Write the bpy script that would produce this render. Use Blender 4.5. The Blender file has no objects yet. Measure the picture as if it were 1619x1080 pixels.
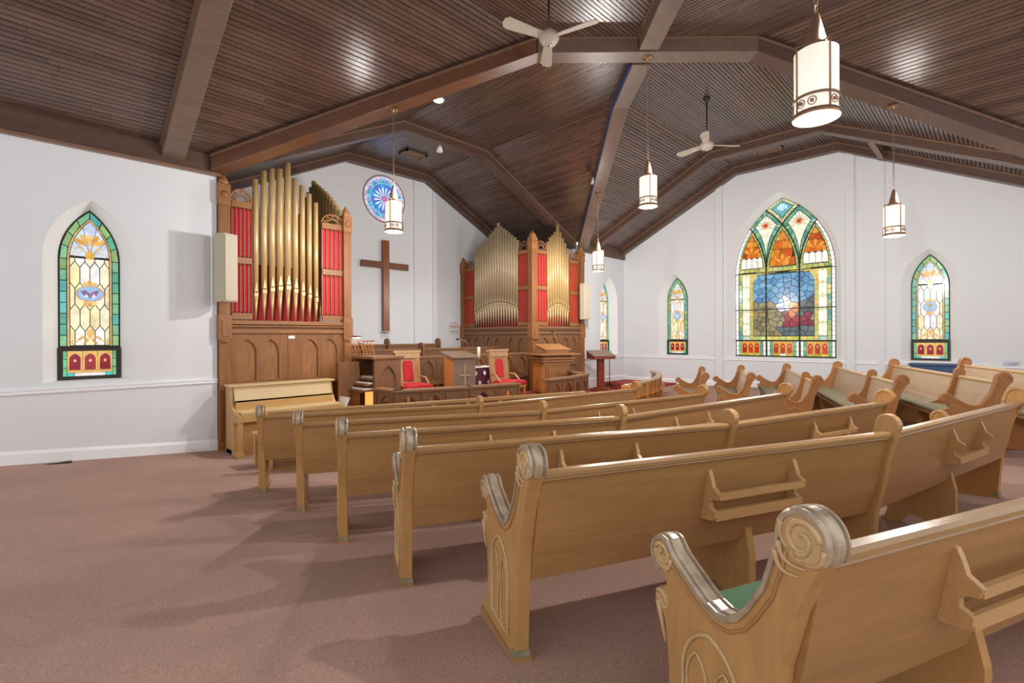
import bpy, bmesh, math, random
from mathutils import Vector, Matrix
from mathutils.geometry import tessellate_polygon
random.seed(7)
PI = math.pi
scene = bpy.context.scene
COL = scene.collection

# ------------------------------------------------------------------ camera, world, exposure
ZC = 1.85
cam_d = bpy.data.cameras.new('camera')
cam = bpy.data.objects.new('camera', cam_d)
COL.objects.link(cam)
cam_d.sensor_width = 36.0
cam_d.lens = 770.0 / 1619.0 * 36.0
cam_d.shift_y = -7.0 / 1619.0
cam_d.clip_start = 0.05
cam.location = (0, 0, ZC)
cam.rotation_euler = (Matrix.Rotation(math.radians(-45), 3, 'Z') @ Matrix.Rotation(PI / 2, 3, 'X')
                      @ Matrix.Rotation(math.radians(-0.25), 3, 'Z')).to_euler()
scene.camera = cam

world = bpy.data.worlds.new('world')
scene.world = world
world.use_nodes = True
wb = world.node_tree.nodes['Background']
wb.inputs['Color'].default_value = (0.985, 0.99, 1.0, 1)
wb.inputs['Strength'].default_value = 1.0
vs = scene.view_settings
vs.view_transform = 'Standard'
vs.look = 'None'
vs.gamma = 1.0
vs.use_curve_mapping = False
vs.exposure = 0.38

LAMP_SHADE = 0.55      # radiance of the pendant shades
LAMP_WATT = 135.0      # bulb inside each pendant

# ------------------------------------------------------------------ room numbers (metres)
YA, XB, YCW = 8.744, 13.98, 11.7          # front wall, right wall, chancel wall
XC, YC = 6.947, 3.942                     # middle of the crossing
HA, HB = 4.80, 1.20                       # half width of an arm, half width of its flat top
ZF, ZE = 6.50, 4.70                       # board height at the flat and at the eaves
FC = (6.2, 8.2)
def floor_z(x, y):
    return max(0.0, 0.085 * (math.hypot(x - FC[0], y - FC[1]) - 3.1))

# ------------------------------------------------------------------ materials
MATS = {}
def lin(c):
    return tuple(((v / 255) / 12.92 if v / 255 <= 0.04045 else ((v / 255 + 0.055) / 1.055) ** 2.4) for v in c)
def new_mat(name):
    m = bpy.data.materials.new(name)
    m.use_nodes = True
    nt = m.node_tree
    return m, nt, nt.nodes['Principled BSDF']
def plain(name, rgb, rough=0.5, metal=0.0, spec=0.5, vary=0.0, scale=6.0):
    if name in MATS: return MATS[name]
    m, nt, b = new_mat(name)
    c = lin(rgb)
    b.inputs['Base Color'].default_value = (*c, 1)
    b.inputs['Roughness'].default_value = rough
    b.inputs['Metallic'].default_value = metal
    b.inputs['Specular IOR Level'].default_value = spec
    if vary:
        tc = nt.nodes.new('ShaderNodeTexCoord'); n = nt.nodes.new('ShaderNodeTexNoise')
        n.inputs['Scale'].default_value = scale; n.inputs['Detail'].default_value = 4
        r = nt.nodes.new('ShaderNodeValToRGB')
        r.color_ramp.elements[0].position = 0.3; r.color_ramp.elements[1].position = 0.75
        r.color_ramp.elements[0].color = (*[v * (1 - vary) for v in c], 1)
        r.color_ramp.elements[1].color = (*[min(1, v * (1 + vary)) for v in c], 1)
        nt.links.new(tc.outputs['Object'], n.inputs['Vector'])
        nt.links.new(n.outputs['Fac'], r.inputs['Fac'])
        nt.links.new(r.outputs['Color'], b.inputs['Base Color'])
    MATS[name] = m
    return m
def wood(name, rgb, axis='x', rough=0.38, contrast=0.28, fine=9.0, spec=0.5, island=0.0, bump=0.08):
    """grain runs along the object's local axis"""
    if name in MATS: return MATS[name]
    m, nt, b = new_mat(name)
    L = nt.links
    c = lin(rgb)
    tc = nt.nodes.new('ShaderNodeTexCoord')
    mp = nt.nodes.new('ShaderNodeMapping')
    sc = {'x': (0.55, 4, 4), 'y': (4, 0.55, 4), 'z': (4, 4, 0.55)}[axis]
    mp.inputs['Scale'].default_value = sc
    L.new(tc.outputs['Object'], mp.inputs['Vector'])
    n1 = nt.nodes.new('ShaderNodeTexNoise'); n1.inputs['Scale'].default_value = fine * 0.35
    n1.inputs['Detail'].default_value = 3; n1.inputs['Distortion'].default_value = 1.2
    n2 = nt.nodes.new('ShaderNodeTexNoise'); n2.inputs['Scale'].default_value = fine * 3.0
    n2.inputs['Detail'].default_value = 6; n2.inputs['Roughness'].default_value = 0.7
    L.new(mp.outputs['Vector'], n1.inputs['Vector']); L.new(mp.outputs['Vector'], n2.inputs['Vector'])
    mx = nt.nodes.new('ShaderNodeMath'); mx.operation = 'ADD'
    h1 = nt.nodes.new('ShaderNodeMath'); h1.operation = 'MULTIPLY'; h1.inputs[1].default_value = 0.55
    h2 = nt.nodes.new('ShaderNodeMath'); h2.operation = 'MULTIPLY'; h2.inputs[1].default_value = 0.45
    L.new(n1.outputs['Fac'], h1.inputs[0]); L.new(n2.outputs['Fac'], h2.inputs[0])
    L.new(h1.outputs[0], mx.inputs[0]); L.new(h2.outputs[0], mx.inputs[1])
    fac = mx.outputs[0]
    if island:
        g = nt.nodes.new('ShaderNodeNewGeometry')
        k = nt.nodes.new('ShaderNodeMath'); k.operation = 'MULTIPLY_ADD'
        k.inputs[1].default_value = island; k.inputs[2].default_value = -island / 2
        L.new(g.outputs['Random Per Island'], k.inputs[0])
        a = nt.nodes.new('ShaderNodeMath'); a.operation = 'ADD'
        L.new(fac, a.inputs[0]); L.new(k.outputs[0], a.inputs[1]); fac = a.outputs[0]
    r = nt.nodes.new('ShaderNodeValToRGB')
    e = r.color_ramp.elements
    e[0].position = 0.30; e[1].position = 0.72
    e[0].color = (*[v * (1 - contrast) for v in c], 1)
    e[1].color = (*[min(1, v * (1 + contrast)) for v in c], 1)
    L.new(fac, r.inputs['Fac']); L.new(r.outputs['Color'], b.inputs['Base Color'])
    bp = nt.nodes.new('ShaderNodeBump'); bp.inputs['Strength'].default_value = bump
    bp.inputs['Distance'].default_value = 0.01
    L.new(n2.outputs['Fac'], bp.inputs['Height']); L.new(bp.outputs['Normal'], b.inputs['Normal'])
    b.inputs['Roughness'].default_value = rough
    b.inputs['Specular IOR Level'].default_value = spec
    MATS[name] = m
    return m
def emit(name, rgb, strength):
    if name in MATS: return MATS[name]
    m, nt, b = new_mat(name)
    c = lin(rgb)
    b.inputs['Base Color'].default_value = (*c, 1)
    b.inputs['Emission Color'].default_value = (*c, 1)
    b.inputs['Emission Strength'].default_value = strength
    b.inputs['Roughness'].default_value = 0.4
    MATS[name] = m
    return m
GLASS_S = 0.74
def glass(rgb):
    """a daylit opalescent pane"""
    key = 'stained_glass_%02x%02x%02x' % tuple(rgb)
    if key in MATS: return MATS[key]
    m, nt, b = new_mat(key)
    c = lin(rgb); L = nt.links
    tc = nt.nodes.new('ShaderNodeTexCoord'); n = nt.nodes.new('ShaderNodeTexNoise')
    n.inputs['Scale'].default_value = 9.0; n.inputs['Detail'].default_value = 5
    L.new(tc.outputs['Object'], n.inputs['Vector'])
    r = nt.nodes.new('ShaderNodeValToRGB')
    r.color_ramp.elements[0].position = 0.3; r.color_ramp.elements[1].position = 0.7
    r.color_ramp.elements[0].color = (*[v * 0.72 for v in c], 1)
    r.color_ramp.elements[1].color = (*[min(1, v * 1.18 + 0.01) for v in c], 1)
    L.new(n.outputs['Fac'], r.inputs['Fac'])
    L.new(r.outputs['Color'], b.inputs['Emission Color'])
    b.inputs['Base Color'].default_value = (*[v * 0.25 for v in c], 1)
    b.inputs['Emission Strength'].default_value = GLASS_S
    b.inputs['Roughness'].default_value = 0.15
    MATS[key] = m
    return m

WALL = plain('white_wall_paint', (227, 230, 234), 0.75, spec=0.25)
TRIMW = plain('white_trim_paint', (244, 245, 247), 0.55, spec=0.4)
PEWX = wood('pew_oak_long', (168, 126, 80), 'x', 0.34, 0.17, 7.0)
PEWZ = wood('pew_oak_upright', (186, 142, 88), 'z', 0.36, 0.16, 7.0)
PEWL = wood('pew_oak_worn', (200, 166, 120), 'x', 0.28, 0.22, 8.0)
SILV = plain('worn_varnish', (176, 158, 134), 0.24, 0.15, 0.7, 0.30, 22)
ORGZ = wood('organ_oak', (140, 90, 46), 'z', 0.42, 0.34, 7.0)
ORGX = wood('organ_oak_long', (148, 98, 54), 'x', 0.42, 0.3, 7.0)
ORGP = wood('organ_oak_figured', (150, 100, 56), 'z', 0.4, 0.42, 16.0)
DRK = wood('screen_oak', (126, 86, 54), 'z', 0.42, 0.28, 7.0)
DRKX = wood('screen_oak_long', (136, 96, 64), 'x', 0.42, 0.28, 7.0)
BEAM = wood('beam_stain', (90, 67, 56), 'x', 0.34, 0.3, 8.0, bump=0.15)
BOARDX = wood('ceiling_board_x', (92, 70, 61), 'x', 0.25, 0.36, 8.0, spec=1.0, island=0.28, bump=0.12)
BOARDY = wood('ceiling_board_y', (92, 70, 61), 'y', 0.25, 0.36, 8.0, spec=1.0, island=0.28, bump=0.12)
GAP = plain('board_gap', (26, 18, 15), 0.8)
GOLD = plain('gold_pipe', (206, 172, 116), 0.36, 0.22, 0.6, 0.05, 3)
GOLDD = plain('gold_pipe_shadow', (92, 70, 42), 0.5, 0.4)
RED = plain('red_velvet', (196, 34, 44), 0.7, vary=0.12, scale=20)
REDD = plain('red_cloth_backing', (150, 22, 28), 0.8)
TAN = plain('piano_lacquer', (214, 186, 138), 0.3, vary=0.05, scale=3)
TAND = wood('piano_oak', (196, 154, 96), 'x', 0.35, 0.14, 8.0)
CUSH = plain('olive_cushion', (134, 126, 100), 0.85, vary=0.14, scale=9)
CUSHG = plain('green_cushion', (92, 132, 96), 0.85, vary=0.10, scale=9)
PBACK = wood('pew_back_pale', (184, 158, 130), 'x', 0.35, 0.12, 6.0)
PEND = plain('pew_end_orange_x', (176, 118, 62), 0.38, vary=0.12, scale=7)
BRASS = plain('antique_brass', (142, 112, 82), 0.35, 0.7)
BRONZE = plain('bronze_lamp', (150, 118, 92), 0.4, 0.5)
IRON = plain('dark_iron', (48, 42, 38), 0.5, 0.3)
LEAD = plain('lead_came', (44, 42, 34), 0.6)
SASH = plain('dark_sash', (46, 36, 26), 0.5)
CREAM = plain('cream_speaker', (190, 180, 160), 0.7, vary=0.05, scale=30)
BLADE = plain('fan_blade', (170, 158, 144), 0.45, vary=0.08, scale=5)
WHITE = plain('white_plastic', (232, 232, 228), 0.4)
BLACK = plain('black_plastic', (24, 24, 26), 0.4)
CHROME = plain('chrome', (210, 208, 204), 0.2, 0.9)
BLUE = plain('blue_plastic', (58, 84, 122), 0.45, vary=0.15, scale=14)
NAVY = plain('blue_edge_strip', (52, 74, 120), 0.5)
REDWOOD = wood('red_mahogany', (128, 56, 32), 'z', 0.35, 0.22, 8.0)
CROSSW = wood('cross_walnut', (140, 78, 38), 'z', 0.3, 0.22, 8.0)
HONEY = wood('honey_oak', (196, 126, 62), 'z', 0.38, 0.18, 7.0)
GREYW = wood('grey_brown_oak', (128, 104, 86), 'z', 0.4, 0.15, 9.0)
PURPLE = plain('purple_brocade', (92, 30, 62), 0.75, vary=0.3, scale=40)
PAPER = plain('paper', (232, 228, 218), 0.7)
FOOT = plain('worn_foot_metal', (138, 132, 104), 0.5, vary=0.3, scale=25)

# carpet
def carpet_mat(name, rgb, stripes=True):
    m, nt, b = new_mat(name)
    L = nt.links; c = lin(rgb)
    tc = nt.nodes.new('ShaderNodeTexCoord')
    v = nt.nodes.new('ShaderNodeTexNoise'); v.inputs['Scale'].default_value = 0.55; v.inputs['Detail'].default_value = 4
    mp = nt.nodes.new('ShaderNodeMapping'); mp.inputs['Scale'].default_value = (36, 210, 36)
    m0 = nt.nodes.new('ShaderNodeMapping'); m0.inputs['Rotation'].default_value = (0, 0, math.radians(-52))
    L.new(tc.outputs['Object'], m0.inputs['Vector'])
    f = nt.nodes.new('ShaderNodeTexNoise'); f.inputs['Scale'].default_value = 1.6; f.inputs['Detail'].default_value = 3
    f.inputs['Roughness'].default_value = 0.8
    L.new(tc.outputs['Object'], v.inputs['Vector']); L.new(m0.outputs['Vector'], mp.inputs['Vector'])
    L.new(mp.outputs['Vector'], f.inputs['Vector'])
    r = nt.nodes.new('ShaderNodeValToRGB'); e = r.color_ramp.elements
    e[0].position = 0.36; e[1].position = 0.64
    e[0].color = (*[x * 0.68 for x in c], 1); e[1].color = (*[min(1, x * 1.24) for x in c], 1)
    L.new(f.outputs['Fac'], r.inputs['Fac'])
    mix = nt.nodes.new('ShaderNodeMixRGB'); mix.blend_type = 'MULTIPLY'; mix.inputs['Fac'].default_value = 1.0
    r2 = nt.nodes.new('ShaderNodeValToRGB'); e2 = r2.color_ramp.elements
    e2[0].position = 0.35; e2[1].position = 0.65
    e2[0].color = (0.86, 0.84, 0.83, 1); e2[1].color = (1.06, 1.03, 1.02, 1)
    L.new(v.outputs['Fac'], r2.inputs['Fac'])
    L.new(r.outputs['Color'], mix.inputs['Color1']); L.new(r2.outputs['Color'], mix.inputs['Color2'])
    L.new(mix.outputs['Color'], b.inputs['Base Color'])
    bp = nt.nodes.new('ShaderNodeBump'); bp.inputs['Strength'].default_value = 0.5; bp.inputs['Distance'].default_value = 0.006
    L.new(f.outputs['Fac'], bp.inputs['Height']); L.new(bp.outputs['Normal'], b.inputs['Normal'])
    b.inputs['Roughness'].default_value = 0.92
    b.inputs['Specular IOR Level'].default_value = 0.15
    return m
CARPET = carpet_mat('dusty_rose_carpet', (180, 148, 135))
CARPR = carpet_mat('red_platform_carpet', (168, 82, 74))

# ------------------------------------------------------------------ mesh helpers
class MB:
    """collects shapes into one mesh"""
    def __init__(s): s.v = []; s.f = []; s.sm = []
    def add(s, vs, fs, smooth=False):
        o = len(s.v); s.v += [tuple(p) for p in vs]
        for f in fs: s.f.append([i + o for i in f]); s.sm.append(smooth)
        return s
    def box(s, c, d, rz=0.0, m=None):
        x, y, z = d[0] / 2, d[1] / 2, d[2] / 2
        P = [(-x, -y, -z), (x, -y, -z), (x, y, -z), (-x, y, -z), (-x, -y, z), (x, -y, z), (x, y, z), (-x, y, z)]
        if m is not None: P = [m @ Vector(p) for p in P]
        elif rz:
            cs, sn = math.cos(rz), math.sin(rz)
            P = [(p[0] * cs - p[1] * sn, p[0] * sn + p[1] * cs, p[2]) for p in P]
        P = [(p[0] + c[0], p[1] + c[1], p[2] + c[2]) for p in P]
        return s.add(P, [(3, 2, 1, 0), (4, 5, 6, 7), (0, 1, 5, 4), (1, 2, 6, 5), (2, 3, 7, 6), (3, 0, 4, 7)])
    def span(s, a, b):
        return s.box([(a[i] + b[i]) / 2 for i in range(3)], [abs(b[i] - a[i]) for i in range(3)])
    def prism(s, poly, fn, t0, t1, smooth=False):
        """poly of 2d points, fn(p, t) -> 3d, extruded from t0 to t1"""
        n = len(poly)
        P = [fn(p, t0) for p in poly] + [fn(p, t1) for p in poly]
        s.add(P, [tuple(range(n - 1, -1, -1)), tuple(range(n, 2 * n))])
        s.f += []; o = len(s.v) - 2 * n
        for i in range(n):
            j = (i + 1) % n
            s.f.append([o + i, o + j, o + n + j, o + n + i]); s.sm.append(smooth)
        return s
    def tube(s, path, r, n=8, closed=False, cap=True):
        path = [Vector(p) for p in path]; N = len(path)
        rings = []
        up = None
        for i, p in enumerate(path):
            a = path[(i - 1) % N] if (closed or i > 0) else path[i]
            b = path[(i + 1) % N] if (closed or i < N - 1) else path[i]
            t = (b - a).normalized()
            if up is None: up = t.orthogonal().normalized()
            up = (up - t * up.dot(t))
            up = up.normalized() if up.length > 1e-6 else t.orthogonal().normalized()
            w = t.cross(up)
            rr = r(i / max(1, N - 1)) if callable(r) else r
            rings.append([p + up * (rr * math.cos(2 * PI * k / n)) + w * (rr * math.sin(2 * PI * k / n)) for k in range(n)])
        P = [q for g in rings for q in g]
        F = []
        M = N if closed else N - 1
        for i in range(M):
            for k in range(n):
                a = i * n + k; b = i * n + (k + 1) % n
                c = ((i + 1) % N) * n + (k + 1) % n; d = ((i + 1) % N) * n + k
                F.append((a, b, c, d))
        s.add(P, F, True)
        if cap and not closed:
            o = len(s.v) - N * n
            s.f.append([o + k for k in range(n - 1, -1, -1)]); s.sm.append(False)
            s.f.append([o + (N - 1) * n + k for k in range(n)]); s.sm.append(False)
        return s
    def lathe(s, prof, c=(0, 0, 0), n=20, smooth=True):
        P = []; F = []
        for (r, z) in prof:
            for k in range(n):
                a = 2 * PI * k / n
                P.append((c[0] + r * math.cos(a), c[1] + r * math.sin(a), c[2] + z))
        for i in range(len(prof) - 1):
            for k in range(n):
                F.append((i * n + k, i * n + (k + 1) % n, (i + 1) * n + (k + 1) % n, (i + 1) * n + k))
        s.add(P, F, smooth)
        o = len(s.v) - len(P)
        if prof[0][0] > 1e-4: s.f.append([o + k for k in range(n - 1, -1, -1)]); s.sm.append(False)
        if prof[-1][0] > 1e-4: s.f.append([o + (len(prof) - 1) * n + k for k in range(n)]); s.sm.append(False)
        return s
    def sweep(s, path, nrm, prof, closed=False):
        """sweep a 2d profile (a along normal, b along binormal) along a path with given normals"""
        N = len(path); n = len(prof); P = []
        for i in range(N):
            p = Vector(path[i]); a = Vector(nrm[i][0]); b = Vector(nrm[i][1])
            P += [p + a * q[0] + b * q[1] for q in prof]
        F = []
        for i in range(N - 1):
            for k in range(n):
                F.append((i * n + k, i * n + (k + 1) % n, (i + 1) * n + (k + 1) % n, (i + 1) * n + k))
        F.append(tuple(range(n - 1, -1, -1))); F.append(tuple((N - 1) * n + k for k in range(n)))
        return s.add(P, F)
    def mesh(s, name, mat):
        me = bpy.data.meshes.new(name)
        me.from_pydata(s.v, [], s.f)
        me.polygons.foreach_set('use_smooth', s.sm)
        me.materials.append(mat)
        bm = bmesh.new(); bm.from_mesh(me)
        bmesh.ops.recalc_face_normals(bm, faces=bm.faces)
        bm.to_mesh(me); bm.free()
        me.update()
        return me
    def build(s, name, mat, parent=None, loc=(0, 0, 0), rz=0.0, bevel=0.0):
        o = link(name, s.mesh(name, mat), parent, loc, rz)
        if bevel: add_bevel(o, bevel)
        return o
def add_bevel(o, w, seg=2):
    b = o.modifiers.new('bevel', 'BEVEL'); b.width = w; b.segments = seg; b.limit_method = 'ANGLE'
    b.angle_limit = math.radians(40)
    return o
def link(name, data, parent=None, loc=(0, 0, 0), rz=0.0):
    o = bpy.data.objects.new(name, data)
    COL.objects.link(o); o.parent = parent
    o.location = loc
    if rz: o.rotation_euler = (0, 0, rz)
    return o
def tag(o, label=None, cat=None, group=None, kind=None):
    if label: o['label'] = label
    if cat: o['category'] = cat
    if group: o['group'] = group
    if kind: o['kind'] = kind
    return o
def thing(name, label, cat, loc=(0, 0, 0), rz=0.0, group=None):
    o = link(name, None, None, loc, rz)
    o.empty_display_size = 0.1
    return tag(o, label, cat, group)
def struct(o, label, cat):
    return tag(o, label, cat, kind='structure')
def rot(p, a):
    return (p[0] * math.cos(a) - p[1] * math.sin(a), p[0] * math.sin(a) + p[1] * math.cos(a))
def arch_pts(c, hs, rise, n=8, z0=0.0, cx=0.0):
    """pointed arch outline, counter-clockwise from lower left"""
    R = (c * c + rise * rise) / (2 * c)
    pts = [(cx + c, z0), (cx + c, z0 + hs)]
    a1 = math.acos(max(-1, min(1, (R - c) / R)))
    for i in range(1, n + 1):
        a = a1 * i / n
        pts.append((cx - (R - c) + R * math.cos(a), z0 + hs + R * math.sin(a)))
    pts2 = [(2 * cx - p[0], p[1]) for p in pts[:-1]]
    return pts + pts2[::-1]

# ------------------------------------------------------------------ walls
def wall_mesh(outer, holes, fn, thick, name, mat):
    """wall face with holes, plus its outer face; fn((u, z), depth) -> world"""
    loops = [[Vector((p[0], p[1], 0)) for p in outer]] + [[Vector((p[0], p[1], 0)) for p in h] for h in holes]
    flat = [p for l in loops for p in l]
    tris = tessellate_polygon(loops)
    m = MB()
    m.add([fn((p.x, p.y), 0) for p in flat], [t for t in tris])
    m.add([fn((p.x, p.y), thick) for p in flat], [tuple(reversed(t)) for t in tris])
    n = len(outer)
    m.add([fn(p, 0) for p in outer] + [fn(p, thick) for p in outer],
          [(i, (i + 1) % n, n + (i + 1) % n, n + i) for i in range(n)])
    me = bpy.data.meshes.new(name)
    me.from_pydata(m.v, [], m.f); me.materials.append(mat)
    return me
fnA = lambda p, d: (p[0], YA + d, p[1])
fnB = lambda p, d: (XB + d, p[0], p[1])
fnC = lambda p, d: (p[0], YCW + d, p[1])
LAN = dict(c=0.33, hs=1.66, rise=0.70)           # glass of a lancet
def lancet_outer(cu, sill, grow, lift):
    return arch_pts(LAN['c'] + grow, LAN['hs'], LAN['rise'] + lift, 10, sill - 0.01, cu)
W1, W2, W3, W4 = 0.645, 13.10, 7.01, 1.08        # lancet centres: front wall left, front wall right, right wall far, right wall near
BIG = dict(c=1.205, hs=2.25, rise=1.98)
SILL = 1.29
holeW1 = lancet_outer(W1, SILL, 0.155, 0.10)
holeW2 = lancet_outer(W2, SILL, 0.155, 0.10)
holeW3 = lancet_outer(W3, SILL, 0.155, 0.10)
holeW4 = lancet_outer(W4, SILL, 0.155, 0.10)
WBIG = 4.06
holeBig = arch_pts(BIG['c'] + 0.15, BIG['hs'], BIG['rise'] + 0.12, 14, SILL - 0.01, WBIG)

struct(link('wall_front', wall_mesh([(-2.6, -0.3), (2.15, -0.3), (2.15, 4.62), (-2.6, 4.62)], [holeW1], fnA, 0.4, 'wall_front', WALL)),
       'white plastered wall with one tall lancet window beside the tan piano', 'wall')
struct(link('wall_corner', wall_mesh([(11.75, -0.3), (14.4, -0.3), (14.4, 4.62), (11.75, 4.62)], [holeW2], fnA, 0.4, 'wall_corner', WALL)),
       'narrow white wall between the organ pipes and the room corner', 'wall')
gable = [(8.744, -0.3), (-1.6, -0.3), (-1.6, 4.1), (YC - HB - 3.6, 4.62), (YC - HB, 6.46), (YC + HB, 6.46), (8.744, 4.62)]
struct(link('wall_right', wall_mesh(gable, [holeW3, holeBig, holeW4], fnB, 0.4, 'wall_right', WALL)),
       'white gable wall holding the large stained glass window', 'wall')
gabc = [(2.15, -0.1), (11.75, -0.1), (11.75, 4.62), (XC + HB, 6.46), (XC - HB, 6.46), (2.15, 4.62)]
rose_c = (6.86, 5.58); rose_r = 0.62
struct(link('wall_chancel', wall_mesh(gabc, [[(rose_c[0] + rose_r * math.cos(a * PI / 16), rose_c[1] + rose_r * math.sin(a * PI / 16)) for a in range(32)]],
                                      fnC, 0.3, 'wall_chancel', WALL)), 'white chancel wall behind the wooden cross', 'wall')
m = MB(); m.span((2.02, YA + 0.4, -0.1), (2.15, YCW, 4.78))
struct(m.build('wall_chancel_left', WALL), 'white side wall behind the organ with the red side panels and nine gold pipes', 'wall')
m = MB(); m.span((11.75, YA + 0.4, -0.1), (11.88, YCW, 4.78))
struct(m.build('wall_chancel_right', WALL), 'white side wall behind the two-sided organ', 'wall')
struct(MB().span((11.75, -1.0, -0.1), (14.38, -0.86, 4.75)).build('wall_return', WALL), 'white return wall closing the bay beyond the last right pew', 'wall')
struct(MB().span((11.75, -3.4, -0.1), (11.9, -1.0, 4.75)).build('wall_rear_side', WALL), 'white side wall behind the last right pew', 'wall')
# shallow bays of the right wall
m = MB(); 
m.prism([(5.72, -0.25), (5.72, 6.3), (5.52, 6.3), (5.52, -0.25)], fnB, -0.05, 0.0)
m.prism([(2.60, -0.25), (2.60, 6.3), (2.42, 6.3), (2.42, -0.25)], fnB, -0.05, 0.0)
struct(m.build('trim_1', WALL, bevel=0.006), 'pair of shallow white pilaster strips flanking the large window', 'pilaster')
m = MB(); m.prism([(1.99, -0.25), (1.99, 5.9), (1.85, 5.83), (1.85, -0.25)], fnB, -0.035, 0.0)
struct(m.build('trim_2', WALL), 'narrow white wall strip between the large window and the chalice lancet', 'pilaster')
m = MB(); m.prism([(7.78, 1.2), (7.78, 6.3), (7.95, 6.2), (7.95, 1.2)], fnC, -0.04, 0.0)
m.prism([(8.42, 1.2), (8.42, 6.1), (8.48, 6.07), (8.48, 1.2)], fnC, -0.05, 0.0)
struct(m.build('trim_3', WALL), 'white pilaster strips on the chancel wall beside the cross', 'pilaster')

# window reveals
def reveal(hole, inner, fn, depth, name, label):
    n = len(hole); m = MB()
    m.add([fn(p, 0) for p in hole] + [fn(p, depth * 0.55) for p in [((a[0] * 0.45 + b[0] * 0.55), (a[1] * 0.45 + b[1] * 0.55)) for a, b in zip(hole, inner)]] + [fn(p, depth) for p in inner],
          [(i, (i + 1) % n, n + (i + 1) % n, n + i) for i in range(n)] + [(n + i, n + (i + 1) % n, 2 * n + (i + 1) % n, 2 * n + i) for i in range(n)])
    return struct(m.build(name, TRIMW), label, 'window reveal')
def inner_l(cu): return arch_pts(LAN['c'], LAN['hs'], LAN['rise'], 10, SILL, cu)
reveal(holeW1, inner_l(W1), fnA, 0.25, 'trim_4', 'splayed white reveal around the open book lancet')
reveal(holeW2, inner_l(W2), fnA, 0.25, 'trim_5', 'splayed white reveal of the lancet by the organ speaker')
reveal(holeW3, inner_l(W3), fnB, 0.25, 'trim_6', 'splayed white reveal of the slim lancet near the room corner')
reveal(holeW4, inner_l(W4), fnB, 0.25, 'trim_7', 'splayed white reveal around the chalice lancet')
reveal(holeBig, arch_pts(BIG['c'], BIG['hs'], BIG['rise'], 14, SILL, WBIG), fnB, 0.25, 'trim_8', 'white reveal around the large pointed window')

# chair rails and baseboards
def rail_strip(a, b, z, h, t, nrm, name, label, cat, mat=TRIMW, slope=None):
    """strip along a wall from a to b; optional second lip"""
    a = Vector(a); b = Vector(b); L = (b - a).length
    e = (b - a).normalized(); m = MB()
    prof = [(0, 0), (t * 0.6, 0.0), (t, h * 0.18), (t, h * 0.32), (t * 0.45, h * 0.42), (t * 0.45, h * 0.62), (t * 1.15, h * 0.74), (t * 1.15, h), (0, h)]
    za = z if slope is None else slope(a); zb = z if slope is None else slope(b)
    P = []
    for (p, zz) in ((a, za), (b, zb)):
        P += [(p.x + nrm[0] * q[0], p.y + nrm[1] * q[0], zz + q[1]) for q in prof]
    n = len(prof)
    m.add(P, [(k, (k + 1) % n, n + (k + 1) % n, n + k) for k in range(n)] + [tuple(range(n)), tuple(range(2 * n - 1, n - 1, -1))])
    return struct(m.build(name, mat), label, cat)
rail_strip((-2.6, YA), (2.15, YA), 1.14, 0.075, 0.03, (0, -1), 'trim_9', 'white chair rail below the open book lancet', 'chair rail')
rail_strip((11.75, YA), (XB, YA), 1.16, 0.075, 0.03, (0, -1), 'trim_10', 'white chair rail on the narrow corner wall', 'chair rail')
rail_strip((XB, 8.744), (XB, -1.6), 1.17, 0.075, 0.03, (-1, 0), 'trim_11', 'white chair rail under the large window', 'chair rail')
def base_board(a, b, nrm, name, label, z=None):
    a = Vector(a); b = Vector(b); N = 10; m = MB()
    prof = [(0, -0.25), (0.025, -0.25), (0.025, 0.13), (0.012, 0.15), (0, 0.17)]
    rows = []
    for i in range(N + 1):
        p = a.lerp(b, i / N); zz = floor_z(p.x + nrm[0] * 0.1, p.y + nrm[1] * 0.1) if z is None else z
        rows += [(p.x + nrm[0] * q[0], p.y + nrm[1] * q[0], zz + q[1]) for q in prof]
    n = len(prof)
    m.add(rows, [(i * n + k, i * n + k + 1, (i + 1) * n + k + 1, (i + 1) * n + k) for i in range(N) for k in range(n - 1)])
    return struct(m.build(name, TRIMW), label, 'baseboard')
base_board((-2.6, YA), (2.15, YA), (0, -1), 'baseboard_left', 'white baseboard under the open book lancet')
base_board((11.75, YA), (XB, YA), (0, -1), 'baseboard_corner', 'white baseboard of the narrow corner wall', 0.44)
base_board((XB, 8.744), (XB, -1.6), (-1, 0), 'baseboard_right', 'white baseboard of the gable wall')

# ------------------------------------------------------------------ floor
m = MB()
xs = [-3 + i * 0.25 for i in range(70)]; ys = [-4.0 + i * 0.25 for i in range(65)]
m.add([(x, y, floor_z(x, y)) for y in ys for x in xs],
      [(j * len(xs) + i, j * len(xs) + i + 1, (j + 1) * len(xs) + i + 1, (j + 1) * len(xs) + i) for j in range(len(ys) - 1) for i in range(len(xs) - 1)], True)
struct(m.build('floor', CARPET), 'dusty rose ribbed carpet floor sloping toward the chancel', 'floor')

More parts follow.
